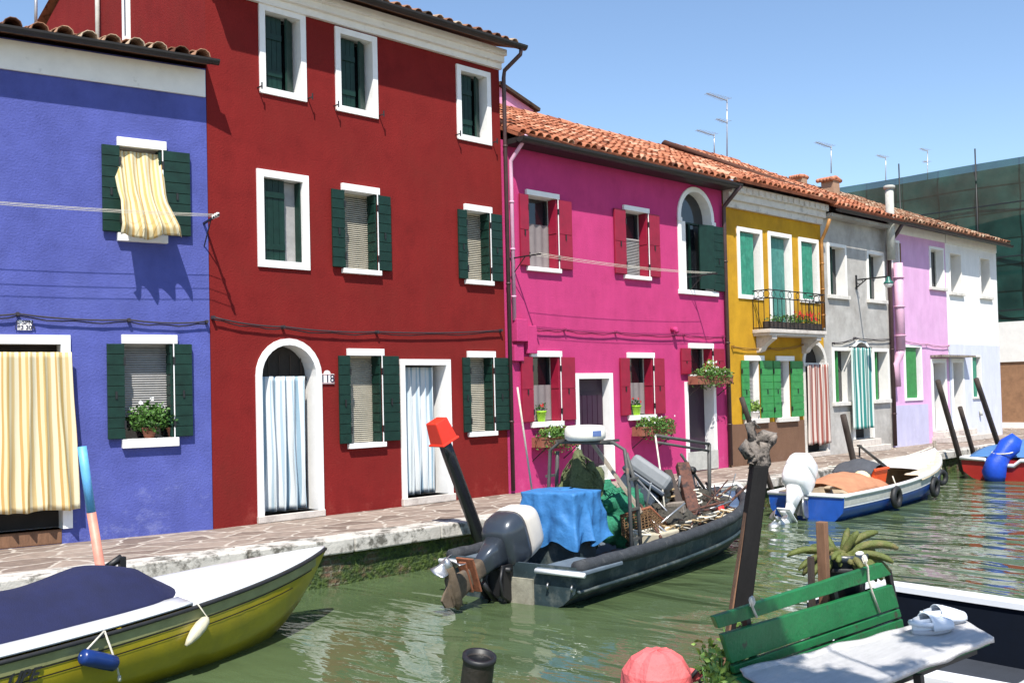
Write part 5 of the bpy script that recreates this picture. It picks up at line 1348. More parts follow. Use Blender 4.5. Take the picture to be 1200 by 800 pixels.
b = MB(Md); b.tube([(ax-.3,.60,1.05),(ax-.75,.45,2.3)],.012,6); b.ball((ax-.3,.6,1.0),.05,8); b.tube([(ax-.3,.60,.3),(ax-.3,.6,1.05)],.02,6)
tag(b.build('whip_antenna', rope_white), 'thin white whip antenna leaning left of the radar arch', 'antenna')

# outboard engine, tilted up
def outboard(Mx, name, label, cowl, top, leg, scale=1, tilt=.9, prop=True, legm=None, parts=True):
    "local: engine pivots at the transom top (0,0,0); leg would hang to -z, tilt swings it aft"
    o = root(name, label, 'outboard motor', Mx.translation, 0)
    Mt = Mx @ Matrix.Rotation(tilt, 4, 'Y') @ Matrix.Scale(scale, 4)
    def rings(prof, n=28, sq=.55):
        b_ = MB(Mt); vs=[]; fs=[]
        for (z, cx, rx, ry) in prof:
            for k in range(n):
                a=2*PI*k/n; ca,sa=math.cos(a),math.sin(a)
                vs.append((cx+rx*abs(ca)**sq*(1 if ca>0 else -1), ry*abs(sa)**sq*(1 if sa>0 else -1), z))
        for i in range(len(prof)-1):
            for k in range(n): fs.append((i*n+k,i*n+(k+1)%n,(i+1)*n+(k+1)%n,(i+1)*n+k))
        fs.append(tuple(range(n))); fs.append(tuple(range((len(prof)-1)*n,len(prof)*n)))
        b_.add(vs,fs,True); return b_
    rings([(.02,-.20,.16,.14),(.06,-.21,.25,.20),(.16,-.22,.30,.23),(.30,-.22,.31,.235),(.36,-.22,.305,.23)]).build('lower_cowl', cowl, o)
    rings([(.365,-.22,.308,.232),(.45,-.22,.305,.23),(.58,-.21,.285,.22),(.66,-.20,.25,.195),(.70,-.19,.20,.15)]).build('upper_cowl', top, o)
    b_ = rings([(-.30,-.17,.10,.07),(-.14,-.19,.13,.10),(.02,-.20,.17,.14)]); b_.build('midsection', cowl, o)
    lm = legm or leg
    rings([(-.86,-.17,.17,.025),(-.62,-.16,.13,.035),(-.45,-.16,.10,.05),(-.30,-.17,.10,.07)]).build('leg', lm, o)
    b_ = MB(Mt); 
    for zz, w_, l_ in ((-.50,.12,.22),(-.55,.05,.2)): b_.prism([(.02-.17+l_*.8,0),(-.17-l_,0)], 0, 0) if 0 else b_.box(-.17-l_, -.17+l_*.8, -w_, w_, zz-.012, zz+.012)
    b_.build('cavitation_plate', rust if prop else leg, o, bevel=.01)
    b_ = MB(Mt); b_.tube([(-.02+.08,0,-.80),(.0,0,-.78),(-.2,0,-.77),(-.40,0,-.77),(-.50,0,-.77)], [.01,.055,.075,.065,.03], 14); b_.prism([(-.28,-.84),(.0,-.84),(-.06,-.97),(-.16,-1.0)], -.012, .012); b_.build('gearcase', lm, o)
    b_ = MB(Mt); b_.lathe([(.05,-.06),(.055,.0),(.03,.05),(0,.07)], (0,0,0), 10, M=Matrix.Translation((-.46,0,-.77))@Matrix.Rotation(-PI/2,4,'Y'))
    for k in range(3):
        a0_ = 2*PI*k/3+.4
        def bl_(u, v):
            r_ = .04+.15*u; an = a0_+(v-.5)*1.1*math.sin(min(1,u*1.1+.25)*PI*.62)+u*.3
            return (-.44-(v-.5)*.12*(1-u*.4), r_*math.cos(an), -.77+r_*math.sin(an))
        b_.grid(bl_, 6, 6, thick=.006)
    b_.build('propeller', steel, o)
    b_ = MB(Mx@Matrix.Scale(scale,4)); b_.box(-.07,.04,-.11,.11,-.30,-.02); b_.box(-.12,.05,-.15,-.12,-.34,.05); b_.box(-.12,.05,.12,.15,-.34,.05); b_.tube([(-.06,-.2,0),(-.06,.2,0)],.03,8); b_.tube([(-.14,0,-.3),(-.3,0,-.12)],.03,8)
    for yy in (-.09,.08,.02): b_.tube([(.0,yy,.05),(.10,yy*1.4,.12),(.2,yy*2,.04),(.3,yy*2.4,-.05)],.015,6); b_.tube([(-.12,yy*1.5,.05),(-.2,yy*1.8,-.1),(-.14,yy*1.6,-.28),(-.02,yy*1.6,-.36)],.018,6)
    b_.build('bracket', iron_black if cowl is not white_gel else steel, o)
    return o
gm_cowl = material('graphite_cowl', (.045,.055,.07), .3, .1, 4, 0, coat=.3, metal=.3)
gm_top = material('cream_cowl', (.66,.60,.53), .45, .06, 4, 0)
legbrown = material('fouled_brown_leg', (.12,.085,.055), .8, .4, 8, .4, 30, stain=(.05,.055,.06), ss=4)
outboard(Md@Matrix.Translation((-.05,.12,.36)), 'outboard_motor', 'large grey and cream outboard motor tilted up at the stern of the dark workboat', gm_cowl, gm_top, legbrown, .97, 1.22, legm=legbrown)
cream_f = material('stained_cream',(.45,.38,.27),.8,.25,9,.3)
# ---------- gear aboard ----------
net_g = material('green_fishing_net', (.02,.17,.09), .95, .4, 40, .9, 90)
net_o = material('olive_fishing_net', (.10,.12,.05), .95, .4, 40, .9, 90)
net_b = material('brown_mesh', (.16,.09,.04), .95, .4, 40, .9, 70)
netdk = material('dark_net', (.05,.045,.035), .95, .5, 30, .9, 60)
def heap(name, c, r, m, label, cat, seed, amp=.5, Mx=None, n=20, tex=.03):
    b = MB(Mx if Mx else Md); vs=[];rnd=random.Random(seed)
    b.ball(c, r, n*2, nz=seed, amp=amp)
    b.v = [v+Vector((noise.noise(v*14+Vector((seed,0,0))),noise.noise(v*14+Vector((0,seed,3))),noise.noise(v*14+Vector((5,0,seed)))))*tex for v in b.v]
    # strands over the surface
    for k in range(14):
        a = rnd.random()*2*PI; t0 = rnd.uniform(.3,1.2); pts=[]
        for i in range(9):
            aa=a+i*.22; tt=t0+.25*math.sin(i*.8+k)
            pts.append(Vector((c[0]+r[0]*1.04*math.sin(tt)*math.cos(aa),c[1]+r[1]*1.04*math.sin(tt)*math.sin(aa),c[2]+r[2]*1.04*math.cos(tt))))
        b.tube(pts,.008,5)
    return tag(b.build(name, m), label, cat)
heap('fishing_net', (2.05,.42,.80), (.30,.28,.60), net_o, 'olive green fishing net hung in a heap behind the blue tarpaulin', 'net', 1)
heap('fishing_net', (2.40,.15,.66), (.50,.36,.34), net_g, 'bright green net draped over the gear amidships', 'net', 2)
heap('fishing_net', (2.85,-.25,.42), (.60,.42,.30), netdk, 'dark tangled net low in the middle of the workboat', 'net', 3, tex=.06)
heap('fishing_net', (4.25,.05,.46), (.55,.48,.30), netdk, 'dark heap of net and rope near the bow of the workboat', 'net', 5, tex=.07)
# wire basket
r = root('wire_basket', 'brown wire mesh basket tipped beside the green net', 'basket', Md@Vector((2.25,-.35,.5)))
Mb = Md@Matrix.Translation((2.28,-.38,.50))@Matrix.Rotation(.55,4,'Y')@Matrix.Rotation(-.35,4,'X')
b = MB(Mb); W_,D_,H_=.58,.40,.26
for i in range(13):
    x=-W_/2+W_*i/12
    for s_ in (-1,1): b.bar((x,s_*D_/2,-H_/2),(x,s_*D_/2,H_/2),.008)
    b.bar((x,-D_/2,H_/2),(x,D_/2,H_/2),.008)
for j in range(8):
    z=-H_/2+H_*j/7
    for s_ in (-1,1): b.bar((-W_/2,s_*D_/2,z),(W_/2,s_*D_/2,z),.008); b.bar((s_*W_/2,-D_/2,z),(s_*W_/2,D_/2,z),.008)
for j in range(10):
    y=-D_/2+D_*j/9; b.bar((-W_/2,y,H_/2),(W_/2,y,H_/2),.008)
    for s_ in (-1,1): b.bar((s_*W_/2,y,-H_/2),(s_*W_/2,y,H_/2),.008)
b.build('mesh', net_b, r)
b = MB(Mb); 
for s_ in (-1,1): b.tube([(-W_/2,s_*D_/2,H_/2),(W_/2,s_*D_/2,H_/2)],.016,6); b.tube([(s_*W_/2,-D_/2,H_/2),(s_*W_/2,D_/2,H_/2)],.016,6)
b.build('rim', rust, r)
# spare outboard cowling lying tilted
r = root('spare_outboard', 'grey old outboard engine lying tilted among the gear near the bow', 'outboard motor', Md@Vector((3.45,.25,.6)))
Ms = Md@Matrix.Translation((3.25,.15,.98))@Matrix.Scale(1.25,4)@Matrix.Rotation(.5,4,'Y')@Matrix.Rotation(.45,4,'X')@Matrix.Rotation(.5,4,'Z')
b = MB(Ms); b.box(-.33,.33,-.24,.24,.0,.18); b.v[-8:] = b.v[-8:]; o=b.build('cowl', material('matt_grey_cowl',(.19,.20,.21),.6,.12,5,.15), r, bevel=.06)
b = MB(Ms); b.box(-.35,.35,-.26,.26,-.05,-.0); b.box(-.30,.30,-.22,.22,-.20,-.055); b.build('lower_cowl', gm_cowl, r, bevel=.02)
b = MB(Ms); b.box(-.12,.14,-.08,.08,-.75,-.21); b.box(-.2,.2,-.12,.12,-.6,-.57); b.build('leg', rubber, r, bevel=.02)
# rusty timbers and pump arm
def beamthing(name, a, c, w, hh, m, label, cat, Mx=None):
    b = MB(Mx or Md); b.bar(a, c, w, hh); return tag(b.build(name, m, bevel=.012), label, cat)
wr = material('rusty_red_timber', (.11,.045,.03), .85, .4, 10, .7, 30, stain=(.03,.02,.02), ss=8, st=(.5,.6))
beamthing('timber_beam', (3.45,-.50,.25),(3.90,-.05,1.20),.17,.13, wr,'broad rust brown timber sticking up out of the workboat','timber')
beamthing('timber_beam', (3.25,-.50,.25),(3.65,.05,1.12),.11,.09, wood_dark,'narrow dark timber leaning against the broad one','timber')
b = MB(Md); b.tube([(3.75,-.45,.25),(4.1,-.1,.95),(4.18,-.02,1.10)],[.035,.035,.06],8); b.tube([(4.12,-.1,1.10),(4.3,.05,1.08)],.055,8); b.tube([(4.2,0,1.05),(4.28,-.1,.7),(4.1,-.35,.4)],.022,6)
tag(b.build('hydraulic_arm', iron_black), 'black angled hydraulic arm beside the rusty timbers', 'machine arm')
rnd=random.Random(5)
for k in range(60):
    x=rnd.uniform(2.2,4.95); y=rnd.uniform(-.6,.5); L_=rnd.uniform(.4,1.0); an=rnd.uniform(-.4,1.0); az=rnd.uniform(0,2*PI)
    if k%3==0: m=wood_dark; nm='wooden_stick'; la='dark stick lying in the jumble of gear aboard the workboat'
    elif k%3==1: m=steel; nm='metal_rod'; la='grey metal rod lying in the jumble of gear aboard the workboat'
    else: m=wr; nm='rusty_bar'; la='rusty bar lying in the jumble of gear aboard the workboat'
    b=MB(Md); c0=Vector((x,y,.50+.12*rnd.random()+.15*abs(math.sin(an)))); dv=Vector((math.cos(az)*math.cos(an),math.sin(az)*math.cos(an),math.sin(an)))*L_/2
    b.tube([c0-dv,c0+dv],rnd.uniform(.007,.02),6); tag(b.build(nm,m),la,'gear',group=nm.replace('_',' ')+'s in the workboat')
b=MB(Md); b.box(4.25,4.75,-.45,-.05,.30,.50); tag(b.build('fish_crate', material('blue_grey_crate',(.12,.15,.18),.6,.2), bevel=.01),'blue grey fish crate beside the rusty bars near the bow','crate')
b=MB(Md); b.ball((4.30,-.40,.55),(.09,.08,.07),10,nz=3,amp=.4); tag(b.build('red_rag', flower_red),'small bright red rag among the gear near the bow','rag')
b=MB(Md); b.box(2.0,2.5,-.72,-.35,.30,.52); tag(b.build('fish_crate', material('cream_crate',(.50,.44,.32),.7,.2), bevel=.02),'cream polystyrene crate against the near side of the workboat','crate')
for k in range(9):
    b=MB(Md); x=1.9+.30*k; pts=[(x+.28*math.sin(t*1.3+k)+.05*t,-.55+.14*math.cos(t*1.7+k),.52+.05*math.sin(t*2.1)) for t in range(10)]
    b.tube(pts,.014,6); tag(b.build('rope',rope_tan if k%2 else rope_white),('loose tan rope' if k%2 else 'loose pale rope')+' snaking over the gear in the workboat','rope',group=('tan' if k%2 else 'pale')+' ropes in the workboat')
rnd=random.Random(77)
for k in range(26):
    x=rnd.uniform(2.6,4.9); y=rnd.uniform(-.45,.35); z=rnd.uniform(.5,.85)-.25*abs(x-3.6)/1.3; b=MB(Md); q=rnd.choice([0,1,2])
    if q==0: b.box(-.11,.11,-.07,.07,-.05,.05,M=Matrix.Translation((x,y,z))@Matrix.Rotation(rnd.uniform(0,3),4,(rnd.random(),rnd.random(),1))); tag(b.build('wooden_block', rnd.choice([wr,wood_dark,wood_grey]), bevel=.006),'loose block of wood in the jumble of gear aboard the workboat','block',group='wooden blocks in the workboat')
    elif q==1: b.ball((x,y,z),(rnd.uniform(.06,.12),.07,.06),12,nz=k,amp=.4); tag(b.build('net_float', rnd.choice([rope_tan,netdk,cream_f])),'small lumpy float among the nets aboard the workboat','float',group='floats in the workboat')
    else: b.tube([(x+.09*math.cos(t*.8),y+.09*math.sin(t*.8),z+.012*t) for t in range(22)],.014,6); tag(b.build('rope_coil', rnd.choice([rope_white,rope_tan,cable_black])),'small coil of rope on top of the gear aboard the workboat','rope coil',group='rope coils in the workboat')
# small mast with boom at the bow
mx=4.45
r = root('bow_derrick', 'thin rusty derrick of steel tubes standing at the bow of the workboat', 'derrick', Md@Vector((mx,.15,.5)))
p0=W(831,582,-3.75); p1=W(831,520,-3.75); q0=W(768,510,-4.0); q1=W(768,516,-4.0); br=W(798,527,-3.9)
base=Vector((p0.x,p0.y,WATER+.4))
b=MB(); b.tube([base,p1],.028,8); b.build('mast',arm,r)
b=MB(); b.tube([q0,p1-Vector((0,0,.0))],.022,8); b.tube([q1-Vector((0,0,.02)),p1-Vector((0,0,.10))],.018,8); b.build('boom',arm,r)
b=MB(); b.tube([br-Vector((0,0,.06)),p0+Vector((0,0,.02))],.02,8); b.build('brace',arm,r)
b=MB(); b.tube([q0,W(775,560,-4.1),W(780,606,-4.3)],.012,6); b.build('hoist_rope',rope_white,r)

# ---------- blue and white boat ----------
ang=math.radians(4.5); Lb=6.3; tx,ty=21.75,-2.95
Mb_=BM(tx-Lb*math.cos(ang),ty-Lb*math.sin(ang),ang)
bb=root('blue_white_boat','blue and white open boat with white foredeck moored at the quay on the right','boat',Mb_.translation,ang)
shb=lambda u:.42+.36*u**2.6
beamb,keelb,sectb=hull(Mb_,Lb,.78,shb,-.18,stern=.86,bowpow=2.3,entry=.45,flare=.84,chine=.32,floorz=.06)
blueh=material('bright_blue_hull',(.012,.075,.36),.4,.15,4,0,coat=.2,stain=(.02,.05,.2),ss=3)
b=MB(Mb_); loft(b,[sectb(u) for u in us(0,1,26)],True); hb2=b.build('hull',blueh,bb)
b=MB(Mb_); loft(b,[[(p[0]+(.03 if u==0 else 0),p[1],p[2]) for p in sectb(u,True)] for u in us(0,.98,24)],True); b.build('hull_lining',material('buff_lining',(.42,.34,.24),.7,.15,4),bb)
side_strip(Mb_,sectb,shb,beamb,Lb,.0,.985,-.03,-.16,.006,pipe_grey,'grey_band',hb2)
side_strip(Mb_,sectb,shb,beamb,Lb,.0,.95,-.165,-.19,.008,white_gel,'white_line',hb2)
b=MB(Mb_)
for s_ in (-1,1):
    b.tube([(Lb*u,s_*(beamb(u)+.0),shb(u)+.0) for u in us(0,.985,26)],.035,8)
b.tube([(0,-beamb(0),shb(0)),(0,beamb(0),shb(0))],.035,8)
b.build('gunwale',white_gel,bb)
b=MB(Mb_); b.grid(lambda a,c:(Lb*(.62+.375*a),(-1+2*c)*beamb(.62+.375*a)*.97,shb(.62+.375*a)+.03+.05*(1-(2*c-1)**2)-(0 if a>.001 else 0)),16,10,thick=.02); b.build('foredeck',white_gel,bb)
b=MB(Mb_); b.tube([(Lb*.985,0,shb(1)-.05),(Lb*.99,0,shb(1)+.22)],.035,8); b.build('stem_post',wood_grey,bb)
b=MB(Mb_); b.box(.06,.5,-.62,.62,.26,.30); b.box(2.3,2.62,-.72,.72,.28,.32); b.build('thwart',material('buff_paint',(.45,.36,.25),.7,.15,4),bb,bevel=.01)
outboard(Mb_@Matrix.Translation((-.04,.10,.36)),'outboard_motor','white outboard motor tilted up on the blue and white boat',white_gel,white_gel,white_gel,.95,.72,prop=False)
b=MB(Mb_)
b.grid(lambda a,c:(.55+1.75*a,(-.55+1.1*c),.38+.30*math.sin(PI*c)**.7*(.6+.4*math.sin(a*PI))+.03*noise.noise(Vector((a*7,c*5,4)))),36,20,thick=.01)
tag(b.build('canvas_cover',material('rust_orange_canvas',(.42,.19,.10),.9,.15,5,.5,30)),'rust orange canvas heaped over the stern of the blue and white boat','canvas')
b=MB(Mb_); b.ball((2.0,-.15,.52),(.19,.17,.15),12,nz=2,amp=.25); tag(b.build('cream_bag',material('straw_cream',(.66,.55,.34),.8,.15)),'cream rounded bag beside the orange crate','bag')
b=MB(Mb_); b.add([(2.15,-.30,.36),(2.68,-.30,.36),(2.68,.22,.36),(2.15,.22,.36),(2.10,-.35,.70),(2.73,-.35,.70),(2.73,.27,.70),(2.10,.27,.70)],[(0,1,2,3),(0,4,5,1),(1,5,6,2),(2,6,7,3),(3,7,4,0)]); b.box(2.08,2.75,-.37,-.34,.66,.71)
tag(b.build('orange_crate',material('orange_plastic',(.75,.10,.025),.45,.08),bevel=.008),'orange plastic crate aboard the blue and white boat','crate')
b=MB(Mb_); b.grid(lambda a,c:(1.98+.80*a,(-.38+.75*c)+.05,.76+.10*math.sin(PI*a)*math.sin(PI*c)-.18*abs(a-.5)**2*3+.02*noise.noise(Vector((a*6,c*6,0)))),16,14,thick=.012)
tag(b.build('grey_cloth',material('charcoal_cloth',(.06,.065,.075),.9,.2,6,.4,40)),'charcoal cloth thrown over the orange crate','cloth')
b=MB(Mb_)
b.grid(lambda a,c:(Lb*(.50+.44*a),-(beamb(.50+.44*a)+.045)+.34*c*(1-a*.55),shb(.50+.44*a)+.055+.02*noise.noise(Vector((a*12,c*4,8)))-(.09*max(0,.25-c)/.25)),40,8,thick=.015)
tag(b.build('beige_tarpaulin',material('beige_canvas',(.60,.50,.36),.9,.12,5,.5,30)),'beige canvas strip lying along the near side of the blue boat','canvas')
def tyre(Mx,c,R_,rt,label,tiltz=0):
    Mt=Mx@Matrix.Translation(c)@Matrix.Rotation(tiltz,4,'Z'); n=22; vs=[];fs=[];k=9
    for i in range(n):
        a=2*PI*i/n
        for j in range(k):
            t=2*PI*j/k; rr=R_+rt*math.cos(t); vs.append((rr*math.cos(a),rt*.9*math.sin(t),rr*math.sin(a)))
    for i in range(n):
        for j in range(k): fs.append((i*k+j,i*k+(j+1)%k,((i+1)%n)*k+(j+1)%k,((i+1)%n)*k+j))
    b=MB(Mt); b.add(vs,fs,True); o=b.build('tyre_fender',rubber); tag(o,label,'tyre',group='tyre fenders on the blue boat')
    b=MB(Mt); b.tube([(0,-.02,R_*.9),(0,.06,R_+.22)],.012,5); b.build('rope',rope_white,o)
for u,lb_ in ((.30,'small dark tyre fender nearest the stern of the blue boat'),(.63,'round black tyre fender amidships on the blue boat'),(.955,'black tyre fender at the bow of the blue boat')):
    p_=proj_side(Mb_,Lb,beamb,sectb,u,.24,out=.06); tyre(Mb_,p_,.15 if u<.9 else .12,.055,lb_,tiltz=-.0 if u<.6 else -.35 if u>.9 else .0)
b=MB(); q=Mb_@Vector((Lb*.97,0,shb(1)+.1)); b.tube(sag(q,(q.x-2.6,-1.95,.05),.12),.012,6); tag(b.build('mooring_rope',rope_white),'pale mooring rope from the bow of the blue boat to the quay','rope')

# ---------- red boat at the right ----------
ang=math.radians(-2); Lr=5.0
Mr=BM(23.95,-3.55,ang)
rb=root('red_boat','red boat with white rim seen from its stern at the right edge','boat',Mr.translation,ang)
shr=lambda u:.46+.2*u**2
beamr,keelr,sectr=hull(Mr,Lr,1.02,shr,-.15,stern=.97,bowpow=2.2,entry=.5,flare=.84,chine=.3,floorz=.1)
b=MB(Mr); loft(b,[sectr(u) for u in us(0,1,20)],True); b.build('hull',material('dark_red_hull',(.34,.02,.016),.45,.12,4,0,coat=.2),rb)
b=MB(Mr)
for s_ in (-1,1): b.tube([(Lr*u,s_*beamr(u),shr(u)+.02) for u in us(0,.98,20)],.045,8)
b.tube([(-.02,-beamr(0),.48),(-.02,-.35,.46),(-.02,-.2,.34),(-.02,.25,.34),(-.02,.45,.46),(-.02,beamr(0),.48)],.045,8)
b.build('gunwale',white_gel,rb)
b=MB(Mr); b.grid(lambda a,c:(.35+4.2*a,(-1+2*c)*beamr(.07+.84*a)*1.0,.50+.34*math.sin(min(1,a*3)*PI/2)*(1-.5*abs(2*c-1)**2)+.02*noise.noise(Vector((a*9,c*6,1)))),30,16,thick=.012)
tag(b.build('blue_boat_cover',material('faded_blue_canvas',(.06,.17,.38),.7,.12,5,.4,20)),'faded blue cover stretched over the red boat','boat cover')
b=MB(Mr); pts=[(-.10,.18,-.02),(-.20,.16,.18),(-.16,.12,.40),(-.02,.04,.60),(.10,-.06,.78),(.22,-.16,.96)]
b.tube(pts,[.20,.25,.22,.18,.23,.16],18); b.v=[v+Vector((noise.noise(v*5),noise.noise(v*5+Vector((3,0,0))),noise.noise(v*6)))*.05 for v in b.v]
rl=tag(b.build('rolled_blue_tarpaulin',material('royal_blue_tarp',(.008,.065,.50),.5,.15,4,.7,12)),'royal blue tarpaulin roll tied up over the stern of the red boat','tarpaulin')
b=MB(Mr); b.tube([(-.05+.22*math.cos(t*PI/6),.03+.22*math.sin(t*PI/6),.64+.03*math.cos(t*PI/6)) for t in range(13)],.015,6); b.build('tie_cord',rope_white,rl)

# ================= foreground on the photographer's quay =================
def BP(px, py, off=0.0):
    "photo point -> bench back plane"
    n = Vector((.09, 1, 0)).normalized(); p0 = Vector((3.8, -9.70, 0)) + n*off
    d = ray(px, py); t = (p0-CAM).dot(n)/d.dot(n); return CAM+d*t
bn = Vector((.09,1,0)).normalized()
bench = root('garden_bench', 'green wooden slatted bench with sagging backrest on the near quay', 'bench', (4.5,-10.0,0))
bgreen = material('chipped_green_paint', (.011,.135,.042), .45, .22, 6, .35, 45, stain=(.045,.05,.03), ss=11.0, st=(.60,.67), spec=.4)
edge_d = material('bare_dark_wood', (.05,.03,.02), .9, .3, 8, .3)
def slat(pts, th=.028):
    q = [BP(*p) for p in pts]; k = 10; b = MB()
    def fn(u, v):
        top = q[0].lerp(q[1], u); bot = q[3].lerp(q[2], u); p = top.lerp(bot, v)
        return p+Vector((0,0,.003*noise.noise(Vector((u*9,v*2,pts[0][1])))))
    b.grid(fn, k, 2, thick=0, smooth=False)
    n_ = len(b.v); b.v += [v+bn*th for v in b.v[:n_]]; w = 3
    f0 = list(b.f); b.f += [[i+n_ for i in f] for f in f0]; b.sm += [False]*len(f0)
    ed = [i*w for i in range(k+1)]+[k*w+1,k*w+2]+[i*w+2 for i in range(k-1,-1,-1)]+[1]
    for i in range(len(ed)): a, c = ed[i], ed[(i+1)%len(ed)]; b.f.append([a,c,c+n_,a+n_]); b.sm.append(False)
    return b.build('slat', bgreen, bench, bevel=.004)
slat([(837,722),(1034,659),(1045,673),(843,736)])
slat([(847,743),(1046,685),(1054,711),(858,777)])
slat([(860,779.5),(1054.5,713.5),(1057,722),(862,789)])
slat([(863,791),(1058,725),(1060,736),(865,803)])
b = MB()
for px in (872, 975, 1040):
    b = MB()
    t = 1-(px-838)/200; a = BP(px, 714-(px-838)*.27+8, .045); c = BP(px+14, 795-(px-838)*.27, .045)
    b.bar(a, Vector((c.x,c.y,.36)), .03, .03); b.bar(Vector((c.x,c.y,.38)), Vector((c.x+.02,c.y+.03,0)), .03, .03)
    b.build('iron_upright', iron_black, bench)
SL, SR = Vector((3.86,-9.76,.415)), Vector((5.56,-10.03,.415))
FLf, FR = Vector((3.55,-10.22,.415)), Vector((5.27,-10.32,.415))
b = MB()
for i in range(4):
    a0_, a1_ = i/4+.01, (i+1)/4-.01
    P_ = [SL.lerp(FLf,a0_),SR.lerp(FR,a0_),SR.lerp(FR,a1_),SL.lerp(FLf,a1_)]
    b.add([p for p in P_]+[p-Vector((0,0,.03)) for p in P_],[(0,1,2,3),(7,6,5,4),(0,4,5,1),(1,5,6,2),(2,6,7,3),(3,7,4,0)])
b.build('seat', bgreen, bench)
b = MB()
for a, c in ((FLf,.3),(FR,-.75),(SL,.3),(SR,-.75)): b.bar((a.x+c,a.y+.03 if a in (FLf,FR) else a.y-.02,.39),(a.x+c,a.y+.0,0),.035)
b.bar((FLf.x+.1,FLf.y+.04,.37),(FR.x-.1,FR.y+.04,.37),.03); b.bar((SL.x+.1,SL.y-.04,.37),(SR.x-.1,SR.y-.04,.37),.03); b.build('leg_frame', iron_black, bench)
towel_m = material('ribbed_white_towel', (.60,.585,.58), .95, .08, 5, .8, 70, stretch=(1,9,1))
b = MB()
def tw(u, v):
    vv = v*1.04
    if vv <= 1: p = SL.lerp(SR, .02+u*.985).lerp(FLf.lerp(FR, .02+u*.985), vv)
    else: p = FLf.lerp(FR, .02+u*.985)+Vector((0,-.012-.02*(vv-1),-(vv-1)*.65))
    p = p+Vector((0,0,.012+.004*math.sin(u*20+v*3)+.005*noise.noise(Vector((u*9,v*4,2)))))
    if v < .06: p.z += .015
    p.y += .006*math.sin(u*34)*(1 if v < .05 or v > .95 else 0)
    return p
b.grid(tw, 90, 30, thick=.008); tag(b.build('white_towel', towel_m), 'long white towel spread over the seat of the green bench', 'towel')
# cord lashings on the back slats
def lash(a, pts, label):
    b = MB(); q = [BP(*p, -.012) for p in pts]; b.tube(q, .006, 6)
    k = q[0]; 
    for i in range(5): b.tube([k+Vector((.018*math.cos(t*.9+i),-.012+.01*math.sin(t*1.3+i),.018*math.sin(t*.9+i*1.3))) for t in range(6)], .006, 6)
    tag(b.build('cord_lashing', rope_white), label, 'cord')
lash(0, [(879,704),(884,716),(887,723)], 'short pale cord knotted round the left end of the bench top slat')
lash(0, [(1011,655),(1017,664),(1018,680),(1022,693),(1031,717)], 'long pale cord tied round the right end of the bench back')
# clogs
def clog(px, py, ang, label):
    c = G(px, py, .435); Mc = Matrix.Translation(c) @ Matrix.Rotation(ang, 4, 'Z')
    o = root('clog', label, 'clog', c, ang, 'pair of white clogs'); n=20
    def foot(a, k=1.0):   # outline of the sole, toe at +x
        x = .125*math.cos(a); w = .048+.010*math.cos(a) ; return x*k, w*math.sin(a)*k
    b = MB(Mc); vs=[]; 
    for z,k in ((0,.96),(.012,1.03),(.028,1.0)):
        for i in range(n): x,y=foot(2*PI*i/n,k); vs.append((x,y,z+.006*max(0,x/.12)**2))
    fs=[tuple(range(n)),tuple(range(2*n,3*n))]
    for j in range(2):
        for i in range(n): fs.append((j*n+i,j*n+(i+1)%n,(j+1)*n+(i+1)%n,(j+1)*n+i))
    b.add(vs,fs,True); b.build('sole', material('grey_sole',(.45,.45,.48),.7,.1), o)
    b = MB(Mc); vs=[]; fs=[]
    for i in range(13):
        a=PI*.42+PI*1.16*i/12; x,y=foot(a,1.0); hh=.058+.012*abs(math.cos((i-6)/6*PI/2)-1); vs+=[(x,y,.02),(x*.97,y*.92,.02+hh)]
    fs=[(2*i,2*i+2,2*i+3,2*i+1) for i in range(12)]; b.add(vs,fs,True); b.build('heel_wall', white_clog, o)
    b = MB(Mc)
    def up(u, v):
        x=-.045+.168*u; a=PI*v; w=(.058)*math.sqrt(max(.02,1-max(0,(x-.03)/.10)**2.0)); hgt=(.080-.050*u**1.3)
        return (x, w*math.cos(a)*(1.02), .022+hgt*math.sin(a)**.8)
    b.grid(up, 12, 14, thick=.005); b.build('upper', white_clog, o)
    b = MB(Mc)
    for u in (.35,.55,.75):
        for v in (.3,.42,.58,.7):
            p=Vector(up(u,v)); b.ball((p.x,p.y,p.z+.0),.006,6)
    b.build('vent_hole', rubber, o)
    b = MB(Mc); b.tube([(-.0,.052,.05),(-.06,.05,.055),(-.115,.03,.06),(-.13,0,.062),(-.115,-.03,.06),(-.06,-.05,.055),(0,-.052,.05)],.008,6,flat=1.6); b.build('heel_strap', white_clog, o)
white_clog = material('white_foam_rubber',(.66,.70,.76),.6,.06,6)
clog(1092,741,math.radians(-22),'nearer white perforated clog on the towel, standing left of its pair')
clog(1106,731,math.radians(-30),'farther white perforated clog on the towel, beside the backrest')

# cactus in a dark pot on a wooden stand
pc = W(986,647,-9.60)
r = root('potted_cactus', 'sprawling green finger cactus in a dark bucket behind the bench', 'potted plant', (pc.x,-9.60,pc.z-.26))
dkpot = material('dark_blue_black_bucket',(.020,.028,.036),.35,.3,8,.15,30,stain=(.10,.11,.12),ss=9,st=(.6,.8))
b = MB(); pr=.135; zc_=pc.z-.26
b.lathe([(pr*.82,0),(pr*.97,.225),(pr*1.04,.23),(pr*1.04,.262),(pr*.98,.262),(pr*.95,.22),(0,.22)],(pc.x,-9.60,zc_),24); pot=b.build('bucket',dkpot,r)
b = MB(); b.lathe([(pr*1.0,.17),(pr*1.01,.175),(pr*1.01,.19),(pr*.98,.195)],(pc.x,-9.60,zc_),24); b.build('rim_band',rubber,pot)
b = MB(); b.lathe([(.0,.232),(pr*.94,.222)],(pc.x,-9.60,zc_),20); b.build('soil',material('dry_soil',(.10,.07,.045),.95,.3,20,.6),r)
